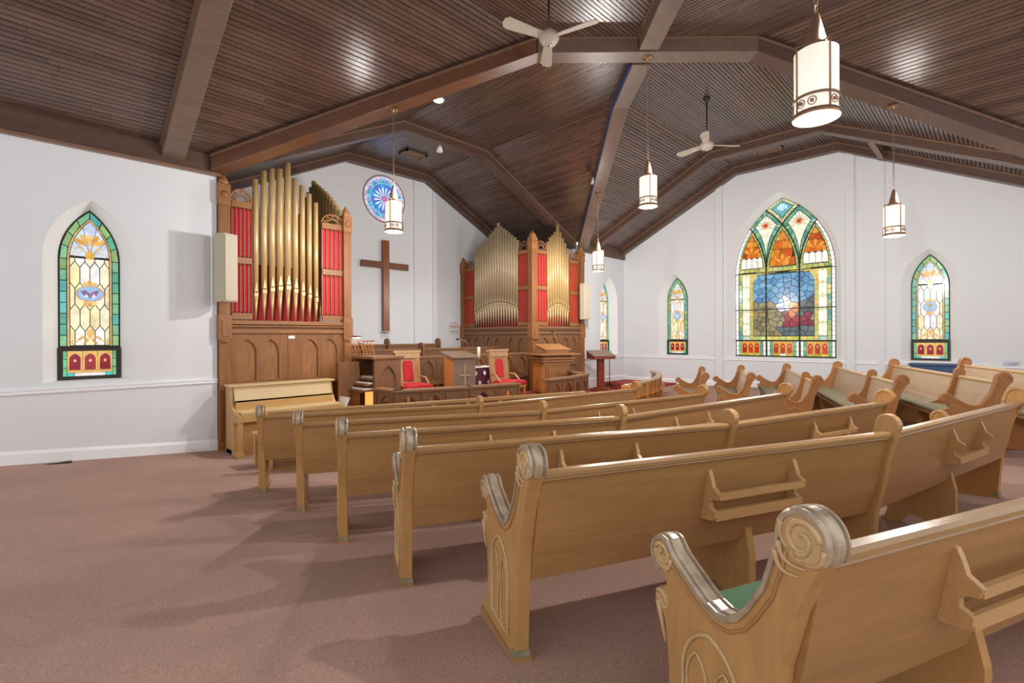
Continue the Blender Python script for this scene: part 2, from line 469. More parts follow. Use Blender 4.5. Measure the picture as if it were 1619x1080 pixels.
# ------------------------------------------------------------------ ceiling: four arms of boards
def prof_z(v):
    v = abs(v)
    return ZF if v <= HB else ZF - (v - HB) * (ZF - ZE) / (HA - HB)
BW = 0.062
def arm_boards(amax, to_world, m_board, m_gap, rnd):
    """boards of one arm; a along the arm (a >= |v|), v across; to_world(a, v, z)"""
    panels = [(-HA, -HB), (-HB, HB), (HB, HA)]
    for v0, v1 in panels:
        n = int(round((v1 - v0) / BW)); w = (v1 - v0) / n
        # dark backing
        cs = [v0, 0.0, v1] if v0 < 0 < v1 else [v0, v1]
        near = [(abs(v), v) for v in cs]; far = [(amax, v) for v in reversed(cs)]
        m_gap.add([to_world(a, v, prof_z(v) + 0.02) for a, v in near + far], [tuple(range(len(near + far)))])
        for i in range(n):
            a0, a1 = v0 + i * w + 0.007, v0 + (i + 1) * w - 0.007
            s0, s1 = abs(a0), abs(a1)
            pos = max(s0, s1); cuts = []
            p = pos + rnd.uniform(0.3, 3.2)
            while p < amax - 0.3:
                cuts.append(p); p += rnd.uniform(1.6, 3.8)
            ends = cuts + [amax]
            la, lb = s0, s1
            for c in ends:
                dz = rnd.uniform(-0.002, 0.002)
                q = [(la, a0), (c - 0.002, a0), (c - 0.002, a1), (lb, a1)]
                P = [to_world(a, v, prof_z(v) + dz) for a, v in q] + [to_world(a, v, prof_z(v) + 0.016) for a, v in q]
                m_board.add(P, [(0, 1, 2, 3), (0, 4, 5, 1), (2, 6, 7, 3), (1, 5, 6, 2), (3, 7, 4, 0)])
                la = lb = c + 0.002
rnd = random.Random(3)
arms = [('left', 9.6, lambda a, v, z: (XC - a, YC + v, z), 'x', 'dark brown boarded ceiling over the open carpet beside the piano'),
        ('right', XB - XC, lambda a, v, z: (XC + a, YC + v, z), 'x', 'dark brown boarded ceiling in front of the gable wall'),
        ('far', YCW - YC, lambda a, v, z: (XC + v, YC + a, z), 'y', 'dark brown boarded ceiling over the chancel'),
        ('near', 7.2, lambda a, v, z: (XC + v, YC - a, z), 'y', 'dark brown boarded ceiling above the rear pews')]
for nm, amax, tw, ax, lab in arms:
    mb, mg = MB(), MB()
    arm_boards(amax, tw, mb, mg, rnd)
    g = struct(mg.build('ceiling_' + nm, GAP), lab, 'ceiling')
    b = mb.build('ceiling_boards', BOARDX if ax == 'x' else BOARDY, g)
    tag(b, kind='stuff')

# ribs: rectangular beams following the vault
RD, RW = 0.24, 0.27
def beam(pts, width, depth, name, label, mat=BEAM, side=None, top=0.03, strip=True):
    """polyline beam hanging below the given centre line (on the boards)"""
    pts = [Vector(p) for p in pts]; m = MB(); st = MB()
    n = len(pts)
    d = Vector((pts[-1].x - pts[0].x, pts[-1].y - pts[0].y, 0)).normalized()
    s = Vector((-d.y, d.x, 0)) * (width / 2)
    for i in range(n - 1):
        a, b = pts[i], pts[i + 1]
        up = Vector((0, 0, 1))
        P = []
        for p in (a, b):
            for q in ((-1, -depth), (1, -depth), (1, top), (-1, top)):
                P.append(p + s * q[0] + up * q[1])
        m.add(P, [(0, 1, 5, 4), (1, 2, 6, 5), (2, 3, 7, 6), (3, 0, 4, 7), (0, 3, 2, 1), (4, 5, 6, 7)])
        if strip:
            for sg in (-1, 1):
                P = []
                for p in (a, b):
                    o = p + s * (sg * 1.0)
                    w = s.normalized() * sg * 0.022
                    P += [o + up * -0.035, o + w + up * -0.035, o + w + up * -0.005, o + up * -0.005]
                st.add(P, [(0, 1, 5, 4), (1, 2, 6, 5), (2, 3, 7, 6), (3, 0, 4, 7), (0, 3, 2, 1), (4, 5, 6, 7)])
    o = struct(m.build(name, mat, bevel=0.008), label, 'beam')
    if strip: st.build('cover_strip', BEAML, o)
    return o
BEAML = wood('beam_light_stain', (128, 98, 78), 'x', 0.35, 0.2, 8.0)
BEAMO = wood('beam_reddish', (106, 70, 50), 'x', 0.3, 0.3, 8.0)
BEAMG = wood('beam_grey_brown', (112, 92, 80), 'x', 0.36, 0.22, 8.0)
r2 = lambda u, s1, s2: (XC + s1 * u, YC + s2 * u)
def diag(s1, s2, u0, u1):
    out = []
    for u in (u0, HB, HA) if u0 == 0 else (u0, u1):
        x, y = r2(u, s1, s2); out.append((x, y, prof_z(u)))
    return out
beam(diag(-1, 1, 0, HA)[1:], 0.30, RD, 'trim_12', 'dark diagonal ceiling rib rising from the left organ, lamp hanging from it', BEAMO)
beam(diag(1, -1, 0, HA)[1:], 0.30, RD, 'trim_13', 'dark diagonal ceiling rib descending toward the chalice lancet side', BEAM)
beam([(*r2(HB + 0.02, -1, 1), ZF), (*r2(HB + 0.02, 1, -1), ZF)], 0.30, RD, 'trim_14', 'level middle piece of the diagonal ribs behind the ceiling fan', BEAMG)
beam([(*r2(0.15, 1, 1), ZF), (*r2(HB, 1, 1), ZF), (*r2(HA, 1, 1), ZE)], 0.30, RD + 0.004, 'trim_15', 'diagonal ceiling rib descending to the two-sided organ', BEAMG)
beam([(*r2(0.15, -1, -1), ZF), (*r2(HB, -1, -1), ZF), (*r2(HA, -1, -1), ZE)], 0.30, RD + 0.004, 'trim_16', 'grey-brown diagonal rib running back over the rear pews', BEAMG)
# thin blue strip along the edge of the rib facing the chancel
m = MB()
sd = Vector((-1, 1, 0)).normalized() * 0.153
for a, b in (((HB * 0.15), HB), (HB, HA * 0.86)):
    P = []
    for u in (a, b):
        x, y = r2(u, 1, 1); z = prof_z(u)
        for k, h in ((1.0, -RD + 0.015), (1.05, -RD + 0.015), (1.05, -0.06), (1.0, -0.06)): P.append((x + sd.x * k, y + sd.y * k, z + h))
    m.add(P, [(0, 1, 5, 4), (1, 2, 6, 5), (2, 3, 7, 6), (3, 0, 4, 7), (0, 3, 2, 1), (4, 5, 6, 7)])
struct(m.build('trim_17', NAVY), 'thin blue edge strip on the rib above the two-sided organ', 'beam edge')
def arch_beam(f, w, d, name, label, mat=BEAM):
    vs = (-HA, -HB, HB, HA)
    return beam([f(v, prof_z(v)) for v in vs], w, d, name, label, mat)
arch_beam(lambda v, z: (XC + v, 9.12, z), 0.26, 0.20, 'trim_18', 'dark arched ceiling beam over the chancel opening')
arch_beam(lambda v, z: (XC + v, YCW - 0.10, z), 0.20, 0.20, 'trim_19', 'dark arched beam against the chancel wall')
arch_beam(lambda v, z: (12.36, YC + v, z), 0.26, 0.20, 'trim_20', 'dark arched ceiling beam in front of the gable wall')
arch_beam(lambda v, z: (XB - 0.10, YC + v, z), 0.20, 0.20, 'trim_21', 'dark arched beam against the gable wall')
arch_beam(lambda v, z: (1.57, YC + v, z), 0.29, 0.20, 'trim_22', 'broad ceiling beam beside the open book lancet', BEAMG)
m = MB(); m.span((-2.6, YA - 0.05, 4.43), (2.15, YA + 0.02, 4.72)); o = struct(m.build('trim_23', BEAM), 'dark fascia board at the top of the front wall', 'fascia')
MB().span((-2.6, YA - 0.085, 4.40), (2.2, YA + 0.0, 4.44)).build('bottom_strip', BEAML, o)
m = MB(); m.span((11.7, YA - 0.05, 4.36), (XB, YA + 0.02, 4.72)); struct(m.build('trim_24', BEAM), 'dark fascia board at the top of the corner wall', 'fascia')
# flat plank post between the two arched beams at the gable wall
m = MB(); m.box((13.12, 1.88, 5.93), (1.30, 0.10, 0.12)); struct(m.build('trim_25', BEAML), 'short tie piece between the arched beams by the gable wall', 'beam')

# ------------------------------------------------------------------ stained glass
def clip_poly(poly, clip):
    """Sutherland-Hodgman against a convex counter-clockwise polygon"""
    out = poly
    n = len(clip)
    for i in range(n):
        a, b = clip[i], clip[(i + 1) % n]
        if not out: return []
        res = []
        ins = lambda p: (b[0] - a[0]) * (p[1] - a[1]) - (b[1] - a[1]) * (p[0] - a[0]) >= -1e-9
        for k in range(len(out)):
            p, q = out[k], out[(k + 1) % len(out)]
            ip, iq = ins(p), ins(q)
            if ip != iq:
                d1 = (b[0] - a[0]) * (p[1] - a[1]) - (b[1] - a[1]) * (p[0] - a[0])
                d2 = (b[0] - a[0]) * (q[1] - a[1]) - (b[1] - a[1]) * (q[0] - a[0])
                t = d1 / (d1 - d2); x = (p[0] + (q[0] - p[0]) * t, p[1] + (q[1] - p[1]) * t)
            if ip: res.append(p)
            if ip != iq: res.append(x)
        out = res
    return out
def area(p):
    return 0.5 * sum(p[i][0] * p[(i + 1) % len(p)][1] - p[(i + 1) % len(p)][0] * p[i][1] for i in range(len(p)))
def inset(poly, d):
    """shrink a polygon edge by edge (convex); concave ones shrink to the centroid"""
    if area(poly) < 0: poly = poly[::-1]
    n = len(poly)
    conv = all((poly[(i + 1) % n][0] - poly[i][0]) * (poly[(i + 2) % n][1] - poly[(i + 1) % n][1]) -
               (poly[(i + 1) % n][1] - poly[i][1]) * (poly[(i + 2) % n][0] - poly[(i + 1) % n][0]) >= -1e-7 for i in range(n))
    if not conv:
        cx = sum(p[0] for p in poly) / n; cy = sum(p[1] for p in poly) / n
        r = max(math.hypot(p[0] - cx, p[1] - cy) for p in poly)
        k = max(0.5, 1 - d * 1.6 / r)
        return [(cx + (p[0] - cx) * k, cy + (p[1] - cy) * k) for p in poly]
    out = list(poly)
    for i in range(n):
        a, b = poly[i], poly[(i + 1) % n]
        L = math.hypot(b[0] - a[0], b[1] - a[1])
        if L < 1e-6: continue
        nx, ny = -(b[1] - a[1]) / L * d, (b[0] - a[0]) / L * d
        A = (a[0] + nx, a[1] + ny); dx, dy = (b[0] - a[0]) / L, (b[1] - a[1]) / L
        big = [(A[0] - dx * 50, A[1] - dy * 50), (A[0] + dx * 50, A[1] + dy * 50),
               (A[0] + dx * 50 - dy * 99, A[1] + dy * 50 + dx * 99), (A[0] - dx * 50 - dy * 99, A[1] - dy * 50 + dx * 99)]
        out = clip_poly(out, big)
        if len(out) < 3: return []
    return out
def pane(poly, rgb, parent, layer=0, gap=0.005, name='pane'):
    if len(poly) < 3 or abs(area(poly)) < 0.00012: return None
    p = inset(poly, gap)
    if len(p) < 3 or abs(area(p)) < 0.00006: return None
    d0 = -0.004 - layer * 0.004
    m = MB(); m.prism(p, lambda q, t: (q[0], t, q[1]), d0 - 0.004, d0)
    return link(name, m.mesh('pane', glass(rgb)), parent)
def jit(c, k=14):
    d = random.uniform(-k, k)
    return tuple(int(max(0, min(255, v + d + random.uniform(-k / 3, k / 3)))) // 6 * 6 for v in c)
GREEN = [(122, 178, 140), (96, 176, 150), (140, 180, 116), (88, 172, 168), (120, 186, 134)]
PALE = [(248, 238, 204), (246, 226, 176), (252, 248, 232), (240, 240, 240), (246, 230, 190)]
OCHRE = [(226, 178, 84), (212, 154, 66), (236, 196, 112)]
def fan_petals(cx, cz, r, n, a0, a1, cols, par, layer):
    for i in range(n):
        a = a0 + (a1 - a0) * (i + 0.5) / n; w = (a1 - a0) / n * 0.56
        pts = [(cx + 0.012 * math.cos(a), cz + 0.012 * math.sin(a)),
               (cx + r * 0.62 * math.cos(a - w), cz + r * 0.62 * math.sin(a - w)),
               (cx + r * 0.9 * math.cos(a - w * 0.6), cz + r * 0.9 * math.sin(a - w * 0.6)),
               (cx + r * math.cos(a), cz + r * math.sin(a)),
               (cx + r * 0.9 * math.cos(a + w * 0.6), cz + r * 0.9 * math.sin(a + w * 0.6)),
               (cx + r * 0.62 * math.cos(a + w), cz + r * 0.62 * math.sin(a + w))]
        pane(pts, cols[i % len(cols)], par, layer, 0.003)
def curl(cx, cz, r, sgn, par, layer, col):
    pts = []
    for i in range(10):
        a = PI * 1.5 * i / 9; pts.append((cx + sgn * r * math.cos(a), cz + r * math.sin(a)))
    inn = [(cx + sgn * r * 0.45 * math.cos(PI * 1.5 * i / 9), cz + r * 0.45 * math.sin(PI * 1.5 * i / 9)) for i in range(9, -1, -1)]
    for i in range(0, 9, 3):
        pane([pts[i], pts[i + 3], inn[9 - i - 3], inn[9 - i]] if i + 3 <= 9 else pts[:3], col, par, layer, 0.002)
def ring_tiles(outl, inl, step, cols, par, layer=0, gap=0.006):
    """tiles between two outlines with matching vertices, about step long"""
    n = len(outl); acc = 0.0; start = 0
    for i in range(n - 1):
        seg = math.hypot(outl[i + 1][0] - outl[i][0], outl[i + 1][1] - outl[i][1])
        k = max(1, int(round(seg / step)))
        for j in range(k):
            f = lambda l, t: (l[i][0] + (l[i + 1][0] - l[i][0]) * t, l[i][1] + (l[i + 1][1] - l[i][1]) * t)
            q = [f(outl, j / k), f(outl, (j + 1) / k), f(inl, (j + 1) / k), f(inl, j / k)]
            pane(q, jit(random.choice(cols), 12), par, layer, gap, 'border_pane')
def concentric(c, hs, rise, off, n, z0):
    R = (c * c + rise * rise) / (2 * c); cc = R - c; Ro = R - off
    pts = [(c - off, z0), (c - off, hs)]
    a1 = math.acos(cc / Ro)
    for i in range(1, n + 1):
        a = a1 * i / n; pts.append((-cc + Ro * math.cos(a), hs + Ro * math.sin(a)))
    return pts + [(-p[0], p[1]) for p in pts[:-1]][::-1]

def lancet(idx, loc, rz, emblem, label):
    c, hs, rise = LAN['c'], LAN['hs'], LAN['rise']
    w = link('window_%d' % idx, None, None, loc, rz); struct(w, label, 'window')
    m = MB(); m.prism(arch_pts(c + 0.01, hs, rise + 0.01, 10, -0.0), lambda q, t: (q[0], t, q[1]), 0.0, 0.02)
    m.build('lead_came', LEAD, w)
    z0 = 0.46
    o1, o2 = concentric(c, hs, rise, 0.015, 4, z0), concentric(c, hs, rise, 0.09, 4, z0)
    ring_tiles(o1, o2, 0.145, GREEN, w)
    o3, o4 = concentric(c, hs, rise, 0.092, 8, z0), concentric(c, hs, rise, 0.118, 8, z0)
    ring_tiles(o3, o4, 0.4, [(206, 176, 120), (196, 160, 100)], w, 0, 0.002)
    inner = concentric(c, hs, rise, 0.12, 8, z0 + 0.01)
    top = [p for p in inner]
    # elongated hexes
    cw = 2 * (c - 0.12) / 4; ph = 0.33
    zt = hs + 0.02
    k, h = 0.105, 0.19
    for j in range(-1, 7):
        for i in range(-1, 6):
            cx = -(c - 0.12) + cw * (i + (0.5 if j % 2 else 0.0)); cz = z0 + 0.10 + j * (h + k)
            hexp = [(cx + cw / 2, cz - k), (cx + cw / 2, cz + k), (cx, cz + h), (cx - cw / 2, cz + k), (cx - cw / 2, cz - k), (cx, cz - h)]
            q = clip_poly(hexp, inner)
            q = clip_poly(q, [(-1, z0), (1, z0), (1, zt), (-1, zt)]) if q else q
            if q: pane(q, jit(random.choice(PALE), 8), w, 0, 0.005)
    # head: pale blue grounds, gold palmette, curls
    for i in range(-2, 3):
        q = clip_poly([(0, zt + 0.02), (0.5 * math.sin((i - 0.5) * 0.62), zt + 0.02 + 0.9 * math.cos((i - 0.5) * 0.62)), (0.5 * math.sin((i + 0.5) * 0.62), zt + 0.02 + 0.9 * math.cos((i + 0.5) * 0.62))][::-1], inner)
        if q: pane(q, jit((206, 218, 238), 8), w, 0, 0.003)
    fan_petals(0, zt + 0.15, 0.20, 5, 0.12 * PI, 0.88 * PI, OCHRE, w, 2)
    fan_petals(0, zt + 0.15, 0.17, 1, -0.66 * PI, -0.34 * PI, [(214, 164, 70)], w, 3)
    for sg in (-1, 1):
        curl(sg * 0.105, zt + 0.12, 0.055, sg, w, 2, (224, 186, 110)); curl(sg * 0.155, zt + 0.055, 0.045, -sg, w, 2, (222, 190, 140))
    # medallion
    mz = 1.19
    for dz, a0 in ((0.12, 0.1), (-0.12, 1.1)):
        fan_petals(0, mz + dz * 0.75, 0.10, 3, a0 * PI, (a0 + 0.8) * PI, OCHRE, w, 2)
    oval = lambda rx, rz_, n=16: [(rx * math.cos(2 * PI * i / n), mz + rz_ * math.sin(2 * PI * i / n)) for i in range(n)]
    ro, ri = oval(0.155, 0.115), oval(0.135, 0.096)
    if emblem in ('chalice', 'dove'): ro, ri = oval(0.125, 0.125), oval(0.108, 0.108)
    pane(ro, (196, 160, 132), w, 3, 0.0)
    pane(ri, (150, 190, 232), w, 4, 0.0)
    if emblem == 'book':
        pane([(-0.105, mz + 0.03), (-0.05, mz + 0.05), (0, mz + 0.01), (0, mz - 0.07), (-0.06, mz - 0.045)], (128, 92, 136), w, 5, 0.003)
        pane([(0.105, mz + 0.06), (0.05, mz + 0.045), (0, mz + 0.01), (0, mz - 0.07), (0.07, mz - 0.035)], (140, 96, 140), w, 5, 0.003)
        pane([(-0.07, mz - 0.045), (-0.035, mz - 0.005), (-0.012, mz - 0.06)], (236, 224, 220), w, 6, 0.001)
        pane([(0.07, mz - 0.045), (0.035, mz - 0.0), (0.012, mz - 0.06)], (236, 224, 220), w, 6, 0.001)
    elif emblem == 'chalice':
        g = (176, 160, 128)
        pane([(-0.055, mz + 0.07), (0.055, mz + 0.07), (0.045, mz + 0.01), (0.015, mz - 0.02), (-0.015, mz - 0.02), (-0.045, mz + 0.01)], g, w, 5, 0.001)
        pane([(-0.010, mz - 0.02), (0.010, mz - 0.02), (0.010, mz - 0.06), (-0.010, mz - 0.06)], g, w, 5, 0.0)
        pane([(-0.05, mz - 0.085), (0.05, mz - 0.085), (0.012, mz - 0.058), (-0.012, mz - 0.058)], g, w, 5, 0.0)
    else:
        pane([(-0.07, mz + 0.05), (-0.01, mz + 0.0), (0.06, mz + 0.06), (0.02, mz - 0.03), (-0.02, mz - 0.05)], (236, 240, 246), w, 5, 0.001)
    # foot ornament
    fan_petals(0, z0 + 0.07, 0.17, 1, 0.38 * PI, 0.62 * PI, [(224, 182, 100)], w, 2)
    for sg in (-1, 1):
        curl(sg * 0.075, z0 + 0.080, 0.070, sg, w, 2, (206, 150, 62)); curl(sg * 0.165, z0 + 0.055, 0.048, -sg, w, 2, (214, 168, 84))
    # lower sash
    s = MB(); H = 0.44; t = 0.045
    for a, b in (((-c, 0), (c, t)), ((-c, H - t), (c, H)), ((-c, t), (-c + t, H - t)), ((c - t, t), (c, H - t))):
        s.span((a[0], -0.03, a[1]), (b[0], 0.0, b[1]))
    s.build('sash', SASH, w)
    x0 = c - t
    for sg in (-1, 1):
        for k in range(3):
            zz = t + (H - 2 * t) * k / 3
            xa, xb = sorted((sg * x0, sg * (x0 - 0.045)))
            pane([(xa, zz), (xb, zz), (xb, zz + (H - 2 * t) / 3), (xa, zz + (H - 2 * t) / 3)], jit((110, 190, 140), 14), w, 0, 0.004, 'border_pane')
    pane([(-x0 + 0.12, t), (x0 - 0.12, t), (x0 - 0.12, t + 0.05), (-x0 + 0.12, t + 0.05)], (238, 232, 226), w, 0, 0.003)
    for sg in (-1, 1):
        xa, xb = sorted((sg * (x0 - 0.045), sg * (x0 - 0.12)))
        pane([(xa, t), (xb, t), (xb, t + 0.05), (xa, t + 0.05)], (80, 196, 190), w, 0, 0.003)
    pane([(-x0 + 0.045, t + 0.05), (x0 - 0.045, t + 0.05), (x0 - 0.045, t + 0.08), (-x0 + 0.045, t + 0.08)], (226, 182, 96), w, 0, 0.002)
    ww = 2 * (x0 - 0.045) / 3
    for k in range(3):
        cx = -(x0 - 0.045) + ww * (k + 0.5)
        pane([(cx - ww / 2, t + 0.08), (cx + ww / 2, t + 0.08), (cx + ww / 2, H - t), (cx - ww / 2, H - t)], (224, 180, 100), w, 0, 0.002)
        pane(arch_pts(ww * 0.38, 0.15, 0.08, 4, t + 0.085, cx), jit((150, 34, 50), 14), w, 1, 0.002)
        pane([(cx, t + 0.19), (cx + 0.018, t + 0.215), (cx, t + 0.24), (cx - 0.018, t + 0.215)], (240, 190, 130), w, 2, 0.0)
    return w
lancet(1, (W1, YA + 0.25, SILL), 0, 'book', 'stained glass lancet with green border and open book medallion')
lancet(2, (W2, YA + 0.25, SILL), 0, 'dove', 'stained glass lancet beside the organ speaker, half hidden by its deep reveal')
lancet(3, (XB + 0.25, W3, SILL), -PI / 2, 'dove', 'stained glass lancet with white bird medallion between room corner and large window')
lancet(4, (XB + 0.25, W4, SILL), -PI / 2, 'chalice', 'stained glass lancet with chalice medallion above the blue bin')

def big_window():
    c, hs, rise = BIG['c'], BIG['hs'], BIG['rise']
    R = (c * c + rise * rise) / (2 * c)
    w = link('window_5', None, None, (XB + 0.25, WBIG, SILL), -PI / 2)
    struct(w, 'large pointed stained glass window with blue landscape centre and tracery', 'window')
    m = MB(); m.prism(arch_pts(c + 0.01, hs, rise + 0.01, 14), lambda q, t: (q[0], t, q[1]), 0.0, 0.02)
    m.build('lead_came', LEAD, w)
    g = lambda z: R - math.sqrt(max(0, R * R - max(0, z - hs) ** 2))
    zg = lambda v: hs + math.sqrt(max(0, R * R - (R - v) ** 2))
    T = c / 3
    # bars
    bars = MB()
    b = 0.016
    for x in (-T, T): bars.span((x - b, -0.03, 0), (x + b, 0.0, hs))
    for z in (0.43, 1.28, 2.28): bars.span((-c, -0.028, z - 0.012), (c, 0.0, z + 0.012))
    bars.span((-c, -0.028, 0), (c, 0, 0.02))
    for u0 in (-T, T):
        for sg in (-1, 1):
            lim = (c - abs(u0)) / 2 + (0 if sg * u0 >= 0 else abs(u0)) 
            lim = (c - sg * u0) / 2
            zm = zg(lim); N = 12
            P = [(u0 + sg * g(hs + (zm - hs) * i / N), -0.016, hs + (zm - hs) * i / N) for i in range(N + 1)]
            bars.tube(P, 0.017, 6)
    bars.build('saddle_bars', LEAD, w)
    # regions of the head
    def region(parts, z_from, z_to, n=8):
        """parts: list of (z0, z1, left(z), right(z))"""
        L, Rr = [], []
        for z0, z1, lf, rf in parts:
            for i in range(n + 1):
                z = z0 + (z1 - z0) * i / n
                L.append((lf(z), z)); Rr.append((rf(z), z))
        pts = Rr + L[::-1]
        out = []
        for p in pts:
            if not out or math.hypot(p[0] - out[-1][0], p[1] - out[-1][1]) > 0.004: out.append(p)
        if math.hypot(out[0][0] - out[-1][0], out[0][1] - out[-1][1]) < 0.004: out.pop()
        return out
    def shrink(p, k, c0=None):
        n = len(p); cx = sum(q[0] for q in p) / n; cz = sum(q[1] for q in p) / n
        if c0: cx, cz = c0
        return [(cx + (q[0] - cx) * k, cz + (q[1] - cz) * k) for q in p]
    def bordered(poly, k, cols, c0=None):
        q = shrink(poly, k, c0); o = shrink(poly, 0.965, c0)
        ring_tiles(o + [o[0]], q + [q[0]], 0.13, cols, w, 0, 0.006)
        return shrink(poly, k - 0.02, c0)
    YG = [(196, 200, 120), (178, 190, 112), (160, 186, 120), (206, 196, 110)]
    GT = [(120, 176, 140), (96, 160, 140), (150, 186, 140), (120, 186, 160)]
    z1 = zg(T); z2 = zg(2 * T); z3 = zg(c)
    zb = hs + 0.04
    OR = [(214, 124, 38), (200, 100, 30), (226, 150, 60), (190, 86, 28)]
    def head(lf, rf, side):
        z1 = zg(T - 0.04) if side else zg(T)
        p = region([(zb, z1, lf, rf)], 0, 0, 10)
        q = bordered(p, 0.80, YG)
        # orange crown in the upper part
        zc_ = zb + (z1 - zb) * (0.34 if side else 0.10)
        cells = 4
        for i in range(cells):
            for j in range(5):
                xa = min(x for x, z in q); xb = max(x for x, z in q)
                za = zc_ + (z1 - zc_) * j / 5; zb2 = zc_ + (z1 - zc_) * (j + 1) / 5
                x0 = xa + (xb - xa) * i / cells; x1 = xa + (xb - xa) * (i + 1) / cells
                off = (x1 - x0) * 0.5 * (j % 2)
                r = clip_poly([(x0 - off, za), (x1 - off, za + 0.02), (x1 - off + 0.02, zb2), (x0 - off, zb2 + 0.015)], q if area(q) > 0 else q[::-1])
                if r: pane(r, jit(random.choice(OR if j < 3 else [(230, 170, 90), (222, 150, 70)]), 14), w, 1, 0.006)
        if side:
            xa = min(x for x, z in q); xb = max(x for x, z in q)
            for i in range(4):
                x0 = xa + (xb - xa) * i / 4; x1 = xa + (xb - xa) * (i + 1) / 4
                r = clip_poly([(x0, zb), (x1, zb), (x1, zc_ - 0.02), ((x0 + x1) / 2, zc_ + 0.03), (x0, zc_ - 0.02)], q if area(q) > 0 else q[::-1])
                if r: pane(r, (246, 244, 232), w, 2, 0.005)
        fan_petals((min(x for x, z in q) + max(x for x, z in q)) / 2, zc_ + 0.10, 0.24, 5, 0.12 * PI, 0.88 * PI, [(232, 160, 60), (206, 104, 34)], w, 3)
    head(lambda z: -c + g(z) + 0.075, lambda z: -T - g(z), True)
    head(lambda z: -T + g(z), lambda z: T - g(z), False)
    head(lambda z: T + g(z), lambda z: c - g(z) - 0.075, True)
    for sg in (-1, 1):
        f = (lambda h: h) if sg < 0 else None
        if sg < 0:
            d = region([(zb + 0.03, z1, lambda z: -T - g(z), lambda z: -T + g(z)), (z1, z2, lambda z: -c + g(z), lambda z: T - g(z))], 0, 0, 7)
        else:
            d = region([(zb + 0.03, z1, lambda z: T - g(z), lambda z: T + g(z)), (z1, z2, lambda z: -T + g(z), lambda z: c - g(z))], 0, 0, 7)
        cx = sg * T; cz = z1 + 0.02
        q = bordered(d, 0.68, GT, (cx, cz))
        # star of cream panes with a red centre
        n = len(q)
        for i in range(0, n, 2):
            pane([(cx, cz), q[i], q[(i + 1) % n], q[(i + 2) % n]], (248, 244, 216), w, 1, 0.005)
        for i in range(12):
            a = 2 * PI * i / 12
            pane([(cx + 0.02 * math.cos(a), cz + 0.02 * math.sin(a)), (cx + 0.075 * math.cos(a - 0.2), cz + 0.075 * math.sin(a - 0.2)),
                  (cx + 0.12 * math.cos(a), cz + 0.12 * math.sin(a)), (cx + 0.075 * math.cos(a + 0.2), cz + 0.075 * math.sin(a + 0.2))], random.choice(OR), w, 2, 0.001)
        pane([(cx + 0.05 * math.cos(a * PI / 4), cz + 0.05 * math.sin(a * PI / 4)) for a in range(8)], (196, 58, 28), w, 3, 0.0)
    t = region([(z1, z2, lambda z: T - g(z), lambda z: -T + g(z)), (z2, z3 - 0.01, lambda z: -c + g(z), lambda z: c - g(z))], 0, 0, 6)
    q = bordered(t, 0.66, [(226, 226, 176), (208, 214, 160)], (0, z2))
    pane(shrink(t, 0.62, (0, z2)), (110, 180, 190), w, 1, 0.003)
    for i in range(4):
        xa = -0.12 + 0.06 * i
        pane([(xa, z2 - 0.10 + abs(xa + 0.03) * 0.6), (xa + 0.06, z2 - 0.10 + abs(xa + 0.03) * 0.6), (xa + 0.06, z2 + 0.12 - abs(xa + 0.03) * 0.8), (xa, z2 + 0.12 - abs(xa + 0.03) * 0.8)], (200, 230, 238), w, 2, 0.004)
    # white outer strip, green strip, up the sides
    N = 26
    for sg in (-1, 1):
        for i in range(N):
            za = 0.45 + (z1 - 0.45) * i / N; zbb = 0.45 + (z1 - 0.45) * (i + 1) / N
            e = lambda z: c - g(z)
            p = [(sg * (e(za) - 0.01), za), (sg * (e(zbb) - 0.01), zbb), (sg * (e(zbb) - 0.085), zbb), (sg * (e(za) - 0.085), za)]
            pane(p, (250, 248, 244), w, 1, 0.004, 'border_pane')
    for sg in (-1, 1):
        xo = c - 0.10
        for i in range(14):
            za = 0.45 + (hs - 0.45) * i / 14; zz = 0.45 + (hs - 0.45) * (i + 1) / 14
            a_, b_ = sorted((sg * xo, sg * (xo - 0.085)))
            pane([(a_, za), (b_, za), (b_, zz), (a_, zz)], jit(random.choice(YG + GT[:2]), 10), w, 0, 0.004, 'border_pane')
            a_, b_ = sorted((sg * (xo - 0.28), sg * (xo - 0.37)))
            if i < 13: pane([(a_, za), (b_, za), (b_, zz), (a_, zz)], jit(random.choice([(208, 190, 104), (216, 184, 92), (196, 190, 110)]), 10), w, 0, 0.004, 'border_pane')
        for i in range(5):
            za = 0.56 + (hs - 0.56) * i / 5; zz = 0.56 + (hs - 0.56) * (i + 1) / 5
            for k in range(2):
                xa, xb = xo - 0.09 - 0.095 * k, xo - 0.09 - 0.095 * (k + 1)
                xm = (xa + xb) / 2
                pane([(sg * xa, za + 0.05), (sg * xa, zz - 0.05), (sg * xm, zz), (sg * xb, zz - 0.05), (sg * xb, za + 0.05), (sg * xm, za)], jit((248, 246, 226), 5), w, 1, 0.004)
        a_, b_ = sorted((sg * (xo - 0.09), sg * (xo - 0.28)))
        pane([(a_, 0.45), (b_, 0.45), (b_, 0.55), (a_, 0.55)], jit((190, 214, 190), 10), w, 0, 0.004)
    # yellow strip under the landscape
    px = 0.735
    for i in range(9):
        xa = -px + 2 * px * i / 9; xb = -px + 2 * px * (i + 1) / 9
        pane([(xa, 0.45), (xb, 0.45), (xb, 0.55), (xa, 0.55)], jit(random.choice([(206, 200, 90), (196, 206, 130), (216, 206, 110)]), 10), w, 0, 0.004, 'border_pane')
